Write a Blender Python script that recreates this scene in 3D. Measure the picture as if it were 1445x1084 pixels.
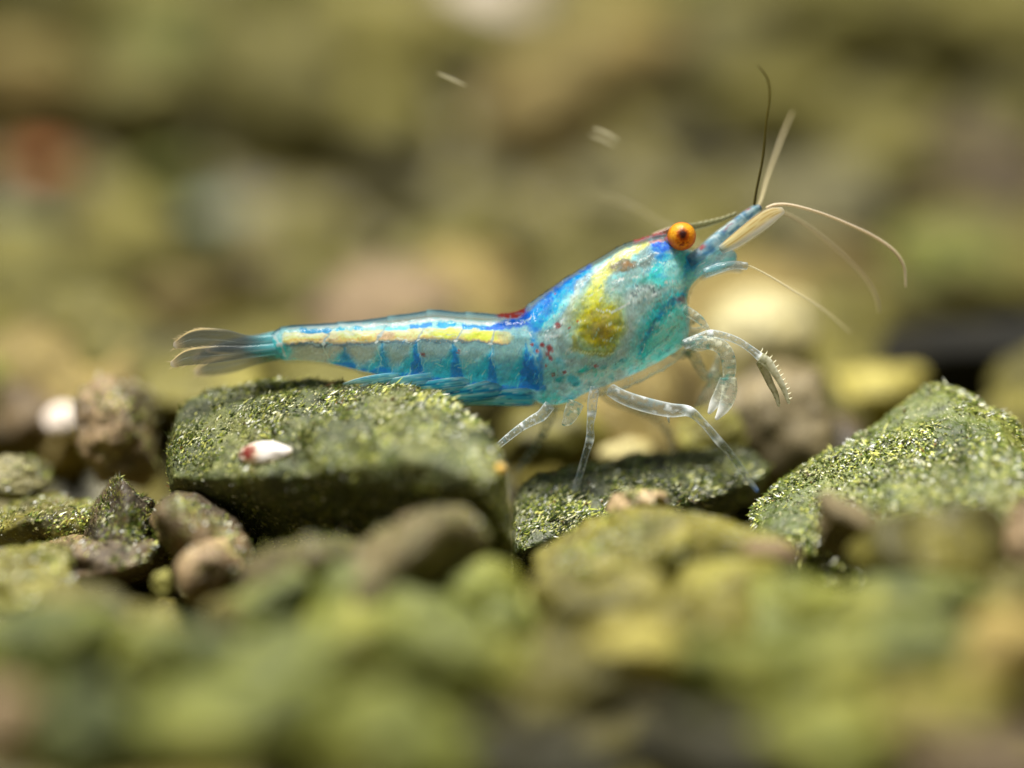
import bpy, bmesh, math, random
import numpy as np
from mathutils import Vector, Matrix
from mathutils.bvhtree import BVHTree

for o in list(bpy.data.objects):
    bpy.data.objects.remove(o)
scene = bpy.context.scene
C = scene.collection

# ---------------------------------------------------------------- camera (lengths in mm, scaled to metres)
MM = 0.001
PITCH = math.radians(12.0)
DIST = 60.0                                   # lens to shrimp
K = 43.2 / 1445.0                             # mm per photograph pixel on the focus plane
CEN = np.array([0.0, 0.0, 11.0])
RIGHT = np.array([1.0, 0, 0])
UP = np.array([0, math.sin(PITCH), math.cos(PITCH)])
FWD = np.array([0, math.cos(PITCH), -math.sin(PITCH)])
CAMP = CEN - FWD * DIST

cd = bpy.data.cameras.new('camera')
cam = bpy.data.objects.new('camera', cd)
C.objects.link(cam)
cam.location = Vector(CAMP * MM)
cam.rotation_euler = (math.pi / 2 - PITCH, 0, 0)
cd.sensor_width = 36
cd.lens = 50
cd.clip_start = 0.001
cd.clip_end = 10
cd.dof.use_dof = True
cd.dof.focus_distance = 58.9 * MM
cd.dof.aperture_fstop = 50 / 6.6
scene.camera = cam

# ---------------------------------------------------------------- light: the tank's lamp overhead, dim room
world = bpy.data.worlds.new('World')
scene.world = world
world.use_nodes = True
bg = world.node_tree.nodes['Background']
bg.inputs[0].default_value = (0.86, 0.90, 0.80, 1)
bg.inputs[1].default_value = 0.065

def area_lamp(name, loc, target, sx, sy, power, col):
    ld = bpy.data.lights.new(name, 'AREA')
    ld.shape = 'RECTANGLE'
    ld.size, ld.size_y, ld.energy, ld.color = sx * MM, sy * MM, power, col
    lo = bpy.data.objects.new(name, ld)
    C.objects.link(lo)
    lo.location = Vector(loc) * MM
    lo.rotation_euler = (Vector(target) - Vector(loc)).to_track_quat('-Z', 'Y').to_euler()
    return lo

area_lamp('aquarium_lamp', (-50, -25, 300), (0, 10, 10), 100, 40, 2.9, (1.0, 0.97, 0.90))

vs = scene.view_settings
vs.view_transform = 'Standard'
vs.look = 'None'
vs.gamma = 1
vs.exposure = 0.0
scene.cycles.use_denoising = True
scene.cycles.max_bounces = 8
scene.cycles.transparent_max_bounces = 16
scene.cycles.sample_clamp_direct = 5.0
scene.cycles.sample_clamp_indirect = 3.0
scene.cycles.caustics_reflective = False
scene.cycles.caustics_refractive = False

# ---------------------------------------------------------------- small helpers
def P(px, py, d=0.0):
    """photograph pixel + depth (mm) behind the focus plane -> point in mm (perspective)"""
    s = (DIST + d) / DIST
    return CAMP + FWD * (DIST + d) + s * K * ((px - 722.5) * RIGHT + (542 - py) * UP)

def Q(px, py, d):
    """the shrimp's own flat drawing plane (no perspective): arrays of px, py, depth -> mm"""
    px, py, d = np.broadcast_arrays(*[np.asarray(v, float) for v in (px, py, d)])
    return CEN + ((px - 722.5) * K)[..., None] * RIGHT + ((542 - py) * K)[..., None] * UP + d[..., None] * FWD

def lin(c):
    c = np.asarray(c, float) / 255.0
    return np.where(c <= 0.04045, c / 12.92, ((c + 0.055) / 1.055) ** 2.4)

def _hash(ix, iy, iz, seed):
    h = (ix * 374761393 + iy * 668265263 + iz * 2147483647 + seed * 974711) & 0xFFFFFFFF
    h = ((h ^ (h >> 13)) * 1274126177) & 0xFFFFFFFF
    h = ((h ^ (h >> 16)) * 2246822519) & 0xFFFFFFFF
    return ((h ^ (h >> 15)) & 0xFFFF) / 32767.5 - 1.0

def noise(p, seed=0):
    p = np.asarray(p, float)
    i = np.floor(p).astype(np.int64)
    f = p - i
    f = f * f * f * (f * (f * 6 - 15) + 10)
    r = 0
    for a in (0, 1):
        for b in (0, 1):
            for c in (0, 1):
                w = (f[:, 0] if a else 1 - f[:, 0]) * (f[:, 1] if b else 1 - f[:, 1]) * (f[:, 2] if c else 1 - f[:, 2])
                r = r + w * _hash(i[:, 0] + a, i[:, 1] + b, i[:, 2] + c, seed)
    return r

def fbm(p, seed=0, octv=4):
    r, a = 0, 1.0
    for k in range(octv):
        r = r + a * noise(p * 2.03 ** k + k * 7.3, seed + k)
        a *= 0.5
    return r

def mesh_obj(name, verts, faces, mat, origin=(0, 0, 0), parent=None, smooth=True, col=None):
    """verts in mm (world); origin in mm; faces as int array or list"""
    v = (np.asarray(verts, float) - np.asarray(origin, float)) * MM
    if smooth and parent is not None:                   # closed shells: normals outwards
        q = faces if isinstance(faces, np.ndarray) else np.array([t for t in faces if len(t) == 4])
        if q.shape[1] == 4:
            a_, b_, c_, d_ = (v[q[:, k]] for k in range(4))
            if ((a_ * np.cross(b_, c_)).sum() + (a_ * np.cross(c_, d_)).sum()) < 0:
                faces = faces[:, ::-1] if isinstance(faces, np.ndarray) else [t[::-1] for t in faces]
    me = bpy.data.meshes.new(name)
    me.from_pydata(v.tolist(), [], faces.tolist() if isinstance(faces, np.ndarray) else faces)
    if smooth:
        me.polygons.foreach_set('use_smooth', np.ones(len(me.polygons), bool))
    if col is not None:
        at = me.color_attributes.new('pigment', 'FLOAT_COLOR', 'POINT')
        c = np.ones((len(v), 4))
        c[:, :col.shape[1]] = col
        at.data.foreach_set('color', c.ravel())
    me.materials.append(mat)
    me.update()
    o = bpy.data.objects.new(name, me)
    C.objects.link(o)
    if parent is None:
        o.location = Vector(np.asarray(origin, float) * MM)
    else:
        o.parent = parent
    return o

def tag(o, label, cat, group=None):
    o['label'] = label
    o['category'] = cat
    if group:
        o['group'] = group
    return o

# ---------------------------------------------------------------- node materials
def new_mat(name):
    m = bpy.data.materials.new(name)
    m.use_nodes = True
    nt = m.node_tree
    nt.nodes.clear()
    return m, nt

def nd(nt, typ, **kw):
    n = nt.nodes.new(typ)
    for k, v in kw.items():
        if k in n.inputs:
            n.inputs[k].default_value = v
        else:
            setattr(n, k, v)
    return n

def ramp(nt, src, stops, interp='LINEAR'):
    r = nt.nodes.new('ShaderNodeValToRGB')
    cr = r.color_ramp
    cr.interpolation = interp
    while len(cr.elements) < len(stops):
        cr.elements.new(0.5)
    for e, (p, c) in zip(cr.elements, stops):
        e.position = p
        e.color = (*c, 1)
    nt.links.new(src, r.inputs[0])
    return r

def stone_mat(name, cols, speck=(235, 225, 180), speck_amt=0.5, scale=1.0, unit=1000.0, rough=0.45, bump=0.6):
    """cols: three sRGB colours of one kind of stone; unit turns object coordinates into mm"""
    m, nt = new_mat(name)
    L = nt.links.new
    out = nd(nt, 'ShaderNodeOutputMaterial')
    b = nd(nt, 'ShaderNodeBsdfPrincipled', Roughness=rough)
    tc = nd(nt, 'ShaderNodeTexCoord')
    info = nd(nt, 'ShaderNodeObjectInfo')
    mp = nd(nt, 'ShaderNodeMapping')
    mp.inputs['Scale'].default_value = (unit * scale,) * 3
    L(tc.outputs['Object'], mp.inputs['Vector'])
    off = nd(nt, 'ShaderNodeVectorMath', operation='SCALE')
    off.inputs[0].default_value = (31, 17, 53)
    L(info.outputs['Random'], off.inputs['Scale'])
    L(off.outputs[0], mp.inputs['Location'])
    n1 = nd(nt, 'ShaderNodeTexNoise', Scale=0.35, Detail=5, Roughness=0.6)
    n2 = nd(nt, 'ShaderNodeTexNoise', Scale=3.2, Detail=6, Roughness=0.65)
    n3 = nd(nt, 'ShaderNodeTexNoise', Scale=7.0, Detail=4, Roughness=0.7)
    for n in (n1, n2, n3):
        L(mp.outputs[0], n.inputs['Vector'])
    lc = [tuple(lin(c)) for c in cols]
    r1 = ramp(nt, n1.outputs['Fac'], [(0.34, lc[0]), (0.5, lc[1]), (0.66, lc[2])])
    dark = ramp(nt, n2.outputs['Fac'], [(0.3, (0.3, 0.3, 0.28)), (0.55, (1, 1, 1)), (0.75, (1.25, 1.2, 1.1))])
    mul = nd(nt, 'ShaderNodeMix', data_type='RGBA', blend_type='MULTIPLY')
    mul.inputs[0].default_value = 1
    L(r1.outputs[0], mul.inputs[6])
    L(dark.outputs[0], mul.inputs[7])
    sp = ramp(nt, n3.outputs['Fac'], [(0.60, (0, 0, 0)), (0.68, (1, 1, 1))])
    sa = nd(nt, 'ShaderNodeMath', operation='MULTIPLY')
    sa.inputs[1].default_value = speck_amt
    L(sp.outputs[0], sa.inputs[0])
    mx = nd(nt, 'ShaderNodeMix', data_type='RGBA')
    L(sa.outputs[0], mx.inputs[0])
    L(mul.outputs[2], mx.inputs[6])
    mx.inputs[7].default_value = (*lin(speck), 1)
    hsv = nd(nt, 'ShaderNodeHueSaturation')
    vr = nd(nt, 'ShaderNodeMapRange')
    vr.inputs['To Min'].default_value = 0.82
    vr.inputs['To Max'].default_value = 1.18
    L(info.outputs['Random'], vr.inputs['Value'])
    L(vr.outputs[0], hsv.inputs['Value'])
    L(mx.outputs[2], hsv.inputs['Color'])
    L(hsv.outputs[0], b.inputs['Base Color'])
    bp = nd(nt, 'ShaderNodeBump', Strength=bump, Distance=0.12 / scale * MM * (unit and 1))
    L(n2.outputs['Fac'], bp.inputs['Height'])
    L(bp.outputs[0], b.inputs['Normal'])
    L(b.outputs[0], out.inputs[0])
    return m

PAL = {
    'olive':  [(74, 68, 14), (124, 114, 36), (154, 142, 60)],
    'green':  [(62, 76, 30), (108, 118, 52), (146, 148, 74)],
    'yellow': [(112, 98, 24), (156, 142, 50), (186, 174, 84)],
    'tan':    [(124, 104, 54), (160, 138, 84), (188, 164, 110)],
    'brown':  [(48, 38, 26), (88, 70, 52), (126, 104, 82)],
    'mauve':  [(92, 78, 64), (146, 126, 106), (182, 162, 140)],
    'cream':  [(190, 176, 112), (216, 204, 148), (232, 224, 180)],
    'red':    [(160, 90, 44), (190, 116, 62), (196, 134, 70)],
    'teal':   [(88, 112, 92), (132, 152, 130), (152, 168, 142)],
    'white':  [(216, 200, 186), (238, 226, 214), (246, 240, 230)],
    'dark':   [(20, 20, 8), (40, 38, 16), (62, 58, 28)],
    'black':  [(8, 7, 2), (14, 12, 4), (24, 21, 8)],  # deep shade of the hollow behind the peak, put into colour
    'silt':   [(66, 58, 36), (112, 98, 64), (150, 134, 98)],
    'pale':   [(140, 130, 66), (176, 164, 92), (200, 188, 120)],
    'grey':   [(86, 82, 66), (124, 118, 92), (150, 142, 114)],
}
ROUND = ('white', 'cream')
_tone = {'olive': (0.83, 0.84, 0.70), 'green': (0.91, 0.885, 0.50), 'yellow': (0.76, 0.79, 0.72), 'tan': (0.88, 0.88, 0.86), 'pale': (0.92, 0.92, 0.9), 'mauve': (1.06, 1.03, 1.08), 'cream': (0.86, 0.85, 0.82), 'white': (0.95, 0.93, 0.92)}
PAL = {k: [tuple(int(q * g) for q, g in zip(c, _tone.get(k, (0.93, 0.93, 0.93)))) for c in v] for k, v in PAL.items()}
PAL = {k: [(a, b, int(c * (0.84 if k in ('olive', 'tan', 'mauve', 'grey', 'brown', 'pale') else 1))) for a, b, c in v] for k, v in PAL.items()}
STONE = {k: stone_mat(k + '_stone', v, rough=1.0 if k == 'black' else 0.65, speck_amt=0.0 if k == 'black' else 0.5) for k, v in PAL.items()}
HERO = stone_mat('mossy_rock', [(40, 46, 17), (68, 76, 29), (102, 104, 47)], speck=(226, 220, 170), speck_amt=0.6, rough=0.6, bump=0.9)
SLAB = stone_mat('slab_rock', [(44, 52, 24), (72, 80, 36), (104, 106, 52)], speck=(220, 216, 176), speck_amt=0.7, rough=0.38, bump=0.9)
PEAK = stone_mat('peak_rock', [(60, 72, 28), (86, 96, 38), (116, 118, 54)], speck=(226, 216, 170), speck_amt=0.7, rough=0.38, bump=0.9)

def pigment_mat(name, rough=0.3, spec=0.5, transl=0.35, coat=0.3, bump=0.0, bscale=8.0, use_alpha=True, sss=0.0):
    m, nt = new_mat(name)
    L = nt.links.new
    out = nd(nt, 'ShaderNodeOutputMaterial')
    at = nd(nt, 'ShaderNodeAttribute', attribute_name='pigment')
    b = nd(nt, 'ShaderNodeBsdfPrincipled', Roughness=rough)
    b.inputs['Specular IOR Level'].default_value = spec
    b.inputs['Subsurface Weight'].default_value = sss
    b.inputs['Subsurface Scale'].default_value = 0.7 * MM
    b.inputs['Subsurface Radius'].default_value = (0.8, 1.0, 1.0)
    b.inputs['Coat Weight'].default_value = coat
    b.inputs['Coat Roughness'].default_value = 0.08
    L(at.outputs['Color'], b.inputs['Base Color'])
    if bump:
        tc = nd(nt, 'ShaderNodeTexCoord')
        n = nd(nt, 'ShaderNodeTexNoise', Scale=bscale * 1000, Detail=4, Roughness=0.6)
        L(tc.outputs['Object'], n.inputs['Vector'])
        bp = nd(nt, 'ShaderNodeBump', Strength=bump, Distance=0.06 * MM)
        L(n.outputs['Fac'], bp.inputs['Height'])
        L(bp.outputs[0], b.inputs['Normal'])
    t = nd(nt, 'ShaderNodeBsdfTranslucent')
    L(at.outputs['Color'], t.inputs['Color'])
    mx = nd(nt, 'ShaderNodeMixShader')
    mx.inputs[0].default_value = transl
    L(b.outputs[0], mx.inputs[1])
    L(t.outputs[0], mx.inputs[2])
    last = mx
    if use_alpha:
        tr = nd(nt, 'ShaderNodeBsdfTransparent')
        ma = nd(nt, 'ShaderNodeMixShader')
        L(at.outputs['Alpha'], ma.inputs[0])
        L(tr.outputs[0], ma.inputs[1])
        L(mx.outputs[0], ma.inputs[2])
        last = ma
    L(last.outputs[0], out.inputs[0])
    return m

def clear_mat(name, ior=1.22, rough=0.12, transl=0.4, bump=0.15, bscale=4.0):
    """water-clear chitin: see-through, tinted by pigment, glossy like glass"""
    m, nt = new_mat(name)
    L = nt.links.new
    out = nd(nt, 'ShaderNodeOutputMaterial')
    at = nd(nt, 'ShaderNodeAttribute', attribute_name='pigment')
    df = nd(nt, 'ShaderNodeBsdfDiffuse')
    tl = nd(nt, 'ShaderNodeBsdfTranslucent')
    L(at.outputs['Color'], df.inputs['Color'])
    L(at.outputs['Color'], tl.inputs['Color'])
    m1 = nd(nt, 'ShaderNodeMixShader')
    m1.inputs[0].default_value = transl
    L(df.outputs[0], m1.inputs[1])
    L(tl.outputs[0], m1.inputs[2])
    tr = nd(nt, 'ShaderNodeBsdfTransparent')
    m2 = nd(nt, 'ShaderNodeMixShader')
    L(at.outputs['Alpha'], m2.inputs[0])
    L(tr.outputs[0], m2.inputs[1])
    L(m1.outputs[0], m2.inputs[2])
    tc = nd(nt, 'ShaderNodeTexCoord')
    n = nd(nt, 'ShaderNodeTexNoise', Scale=bscale * 1000, Detail=3, Roughness=0.5)
    L(tc.outputs['Object'], n.inputs['Vector'])
    bp = nd(nt, 'ShaderNodeBump', Strength=bump, Distance=0.06 * MM)
    L(n.outputs['Fac'], bp.inputs['Height'])
    fr = nd(nt, 'ShaderNodeFresnel', IOR=ior)
    gl = nd(nt, 'ShaderNodeBsdfGlossy', Roughness=rough)
    for q in (fr, gl):
        L(bp.outputs[0], q.inputs['Normal'])
    m3 = nd(nt, 'ShaderNodeMixShader')
    geo = nd(nt, 'ShaderNodeNewGeometry')               # reflect on the outside of the shell only
    inv = nd(nt, 'ShaderNodeMath', operation='SUBTRACT')
    inv.inputs[0].default_value = 1.0
    L(geo.outputs['Backfacing'], inv.inputs[1])
    ff = nd(nt, 'ShaderNodeMath', operation='MULTIPLY')
    L(fr.outputs[0], ff.inputs[0])
    L(inv.outputs[0], ff.inputs[1])
    L(ff.outputs[0], m3.inputs[0])
    L(m2.outputs[0], m3.inputs[1])
    L(gl.outputs[0], m3.inputs[2])
    L(m3.outputs[0], out.inputs[0])
    return m

M_CLEAR = clear_mat('clear_shell', ior=1.34, rough=0.05, bump=0.12)
M_BODY = pigment_mat('shrimp_tissue', rough=0.5, spec=0.2, transl=0.5, coat=0.0, bump=0.0, sss=0.5)
M_LIMB = clear_mat('clear_limb', ior=1.3, rough=0.08)
M_FUZZ = pigment_mat('algae_blades', rough=0.3, spec=0.6, transl=0.3, coat=0.6, use_alpha=False)
M_EYE = pigment_mat('eye_facets', rough=0.45, transl=0.5, coat=0.15, bump=0.35, bscale=14, use_alpha=False, sss=0.5)
M_SHELL = pigment_mat('shell_white', rough=0.35, transl=0.2, coat=0.4, use_alpha=False)

# ---------------------------------------------------------------- gravel bed
def bed(x, y):
    y = np.asarray(y, float)
    x = np.asarray(x, float)
    h = np.where(y > 0, y * 0.12, 0.0) + np.where(y > 56, (y - 56) * 0.48, 0.0)
    return h + 0.0 * x + 2.2

nx, ny = 240, 260
gx = np.linspace(-150, 150, nx)
gy = np.linspace(-70, 210, ny)
X, Y = np.meshgrid(gx, gy)
pp = np.stack([X.ravel(), Y.ravel(), np.zeros(X.size)], 1)
Z = bed(pp[:, 0], pp[:, 1]) + 1.6 * np.abs(fbm(pp / 5.0, 3, 3)) - 1.0
v = np.stack([pp[:, 0], pp[:, 1], Z], 1)
idx = np.arange(nx * ny).reshape(ny, nx)
f = np.stack([idx[:-1, :-1], idx[:-1, 1:], idx[1:, 1:], idx[1:, :-1]], -1).reshape(-1, 4)
bedo = mesh_obj('gravel_bed', v, f, stone_mat('bed_grit', [(42, 39, 12), (82, 75, 26), (112, 103, 42)], speck_amt=0.3))
bedo['kind'] = 'structure'

# ---------------------------------------------------------------- stones
_ico = {}
def ico(s):
    if s not in _ico:
        bm = bmesh.new()
        bmesh.ops.create_icosphere(bm, subdivisions=s, radius=1)
        v = np.array([q.co[:] for q in bm.verts])
        v /= np.linalg.norm(v, axis=1)[:, None]
        f = np.array([[q.index for q in t.verts] for t in bm.faces])
        bm.free()
        _ico[s] = (v, f)
    return _ico[s]

def hull_planes(pts):
    bm = bmesh.new()
    for p in pts:
        bm.verts.new(p)
    bmesh.ops.convex_hull(bm, input=list(bm.verts))
    c = pts.mean(0)
    pl = []
    for t in bm.faces:
        n = np.array(t.normal[:])
        if np.linalg.norm(n) < 0.5:
            continue
        d = float(n @ (np.array(t.verts[0].co[:]) - c))
        if d < 0:
            n, d = -n, -d
        if not any(n @ m > 0.985 and abs(d - e) < 0.25 for m, e in pl):
            pl.append((n, d))
    bm.free()
    return c, np.array([p[0] for p in pl]), np.array([p[1] for p in pl])

def hull_stone(pts, sub=7, p=16, seed=1, low=0.22, mid=0.09, fine=0.03, lowf=2.2):
    """a rounded rock through control points (mm), with chipped relief"""
    pts = np.asarray(pts, float)
    c, N, D = hull_planes(pts)
    u, f = ico(sub)
    t = D[None, :] / np.maximum(u @ N.T, 1e-3)
    r = ((1.0 / t) ** p).sum(1) ** (-1.0 / p)
    v = u * r[:, None]
    dsp = low * fbm(v / lowf, seed, 3) + mid * fbm(v / 0.55, seed + 20, 3) - fine * np.abs(noise(v / 0.16, seed + 40)) * 2
    v = v + u * dsp[:, None]
    return v + c, f, c

def scatter_blades(verts, faces, n, seed, flow, length=(0.11, 0.40), width=0.046, minz=0.12, cols=None, wts=None, region=None, bare=None):
    """small algae blades rooted on a rock, leaning along flow"""
    rs = np.random.RandomState(seed)
    tri = verts[faces]
    e1, e2 = tri[:, 1] - tri[:, 0], tri[:, 2] - tri[:, 0]
    nn = np.cross(e1, e2)
    ar = np.linalg.norm(nn, axis=1)
    nn = nn / ar[:, None]
    w = ar * np.where(nn[:, 2] > minz, 1.0, np.where(nn[:, 2] > -0.75, 0.55, 0.0)) * (nn[:, 1] < 0.75)
    ctr = tri.mean(1)
    w = w * np.clip(0.55 + 1.1 * fbm(ctr / 1.2, seed, 4), 0.03, 2)
    if region is not None:
        w = w * region(ctr)
    k = rs.choice(len(w), n, p=w / w.sum())
    a, b = rs.rand(n), rs.rand(n)
    s = a + b > 1
    a[s], b[s] = 1 - a[s], 1 - b[s]
    p0 = tri[k, 0] + a[:, None] * e1[k] + b[:, None] * e2[k]
    nk = nn[k]
    fl = np.asarray(flow, float)[None] + 0.35 * rs.randn(n, 3)
    fl -= (fl * nk).sum(1)[:, None] * nk
    fl /= np.linalg.norm(fl, axis=1)[:, None]
    lift = rs.uniform(0.05, 0.6, n)[:, None]
    dr = fl + lift * nk
    dr /= np.linalg.norm(dr, axis=1)[:, None]
    sd = np.cross(dr, nk)
    sd /= np.linalg.norm(sd, axis=1)[:, None]
    ln = np.clip(length[0] * np.exp(rs.randn(n) * 0.55) * 1.15, 0.05, length[1] * 1.6)[:, None]
    wd = width * np.exp(rs.randn(n) * 0.35)[:, None] * 0.75
    p0 = p0 - nk * 0.02
    A, B, D, E = p0, p0 + dr * ln * 0.5 + sd * wd, p0 + dr * ln + nk * 0.02, p0 + dr * ln * 0.5 - sd * wd
    V = np.stack([A, B, D, E], 1).reshape(-1, 3)
    F = (np.arange(n)[:, None] * 4 + np.array([[0, 1, 2, 3]]))
    cols = np.array([lin(c) for c in cols])
    ci = rs.choice(len(cols), n, p=np.array(wts) / sum(wts))
    pt = fbm(p0 / 0.9, seed + 5, 3)[:, None]
    cc = cols[ci] * rs.uniform(0.7, 1.25, n)[:, None] * np.clip(1.6 + 0.9 * pt, 0.4, 2.8)
    cc = np.repeat(np.clip(cc, 0, 1), 4, 0)
    return V, F, cc

MOSS = [(32, 42, 12), (58, 72, 24), (90, 104, 40), (130, 136, 58), (180, 180, 100), (228, 224, 186), (100, 72, 40)]
MOSSW = [0.22, 0.20, 0.16, 0.13, 0.17, 0.12, 0.02]

def hero(name, ctrl, mat, label, seed, nblade, flow, p=16, back=(), moss=(MOSS, MOSSW), **kw):
    pts = [P(*c) for c in ctrl] + [np.array(b) for b in back]
    v, f, c = hull_stone(pts, seed=seed, p=p, **kw)
    o = mesh_obj(name, v, f, mat, origin=c)
    tag(o, label, 'stone')
    if nblade:
        V, F, cc = scatter_blades(v, f, nblade, seed, flow, cols=moss[0], wts=moss[1])
        fo = mesh_obj('algae_coat', V, F, M_FUZZ, origin=c, parent=o, smooth=False, col=cc)
        fo['kind'] = 'stuff'
        fo['label'] = 'short yellow green algae tufts coating the stone'
    bv = BVHTree.FromPolygons([tuple(q) for q in v], [tuple(q) for q in f.tolist()])
    return o, bv

def hit(bv, px, py):
    d = P(px, py, 0) - CAMP
    h = bv.ray_cast(Vector(CAMP), Vector(d).normalized())
    return (np.array(h[0][:]), np.array(h[1][:])) if h[0] is not None else (P(px, py, 0), np.array([0, 0, 1.0]))

def depth_of(p):
    return float((p - CAMP) @ FWD) - DIST

# the big mossy rock under the tail
rock, rock_bv = hero('mossy_rock', [
    (242, 598, 0.2), (262, 570, 0.9), (300, 548, 1.2), (370, 533, 1.2), (430, 528, 1.0), (490, 535, 0.2), (560, 545, -1.2),
    (620, 553, -2.0), (665, 577, -3.0), (702, 612, -3.6), (722, 652, -4.0), (729, 705, -4.6), (727, 780, -4.6),
    (236, 610, 0.0), (238, 672, -1.8), (310, 674, -2.8), (480, 656, -4.6), (600, 648, -6.0), (690, 684, -6.6),
    (262, 765, 2.0), (360, 830, 1.8), (500, 840, 0.8), (640, 840, -1.2), (718, 830, -2.0),
    (320, 600, 6), (640, 640, 4), (320, 800, 6), (640, 800, 4)],
    HERO, 'large blocky stone under the shrimp tail, mossy top and dark front', 11, 60000, (0.9, -0.1, 0.5), p=44)

slab, slab_bv = hero('flat_rock', [
    (722, 690, 0.8), (762, 670, 1.6), (850, 650, 2.2), (950, 638, 2.6), (1060, 632, 2.6), (1090, 648, 2.2), (1088, 668, 1.4),
    (990, 708, -0.2), (870, 722, -1.0), (790, 752, -1.4), (724, 782, -1.6),
    (724, 840, 0.6), (1000, 740, 3.0), (1075, 700, 3.6), (850, 800, 2.5), (760, 720, 5), (1040, 690, 6)],
    SLAB, 'flat dark green slab of stone beneath the shrimp walking legs', 23, 22000, (0.9, 0.0, 0.25), p=36, low=0.16)

peak, peak_bv = hero('pointed_rock', [
    (1050, 716, -0.6), (1130, 676, 0.2), (1236, 604, 0.9), (1292, 545, 1.3), (1318, 531, 1.4), (1350, 545, 1.0), (1405, 564, 0.5),
    (1446, 596, 0.0), (1500, 700, -1.0), (1095, 748, -2.6), (1250, 700, -3.4), (1380, 640, -3.0), (1450, 690, -4.4), (1240, 770, -5.6),
    (1420, 790, -6.6), (1060, 800, -1.5), (1240, 860, -5), (1470, 880, -5), (1320, 640, 7), (1460, 660, 7), (1150, 780, 5), (1480, 860, 5)],
    PEAK, 'pointed green stone rising to a peak ahead of the shrimp', 37, 50000, (0.35, 0.0, -0.9), p=30, low=0.3)

def blob_stone(px, py, d, w, h, depth, kind, label, seed, rot=0.0, sub=6, name='gravel_stone', group=None, fuzz=0, sharp=26, npt=18, cat='stone', low=None):
    """one stone whose outline is about w x h photograph pixels at that depth"""
    if kind in ROUND:
        npt, sharp = 70, 10
    rs = np.random.RandomState(seed)
    s = K * (DIST + d) / DIST
    q = rs.randn(npt, 3)
    q /= np.linalg.norm(q, axis=1)[:, None]
    q = np.sign(q) * np.abs(q) ** 0.8
    q /= np.abs(q).max(0)[None]
    a, b, e = q[:, 0] * w * s / 2, q[:, 1] * h * s / 2, q[:, 2] * depth / 2
    cr, sr = math.cos(rot), math.sin(rot)
    a, b = a * cr - b * sr, a * sr + b * cr
    pts = P(px, py, d)[None] + a[:, None] * RIGHT + b[:, None] * UP + e[:, None] * FWD
    sz = min(w, h) * s
    v, f, c = hull_stone(pts, sub=sub, p=sharp, seed=seed, low=(0.07 * sz if low is None else low), mid=0.012 * sz + 0.02, fine=0.02, lowf=0.45 * sz)
    o = mesh_obj(name, v, f, STONE[kind] if isinstance(kind, str) else kind, origin=c)
    tag(o, label, cat, group)
    if fuzz:
        V, F, cc = scatter_blades(v, f, fuzz, seed, (0.6, 0, 0.5), cols=MOSS, wts=MOSSW)
        fo = mesh_obj('algae_coat', V, F, M_FUZZ, origin=c, parent=o, smooth=False, col=cc)
        fo['kind'] = 'stuff'
        fo['label'] = 'short algae tufts coating the stone'
    return o

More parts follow.
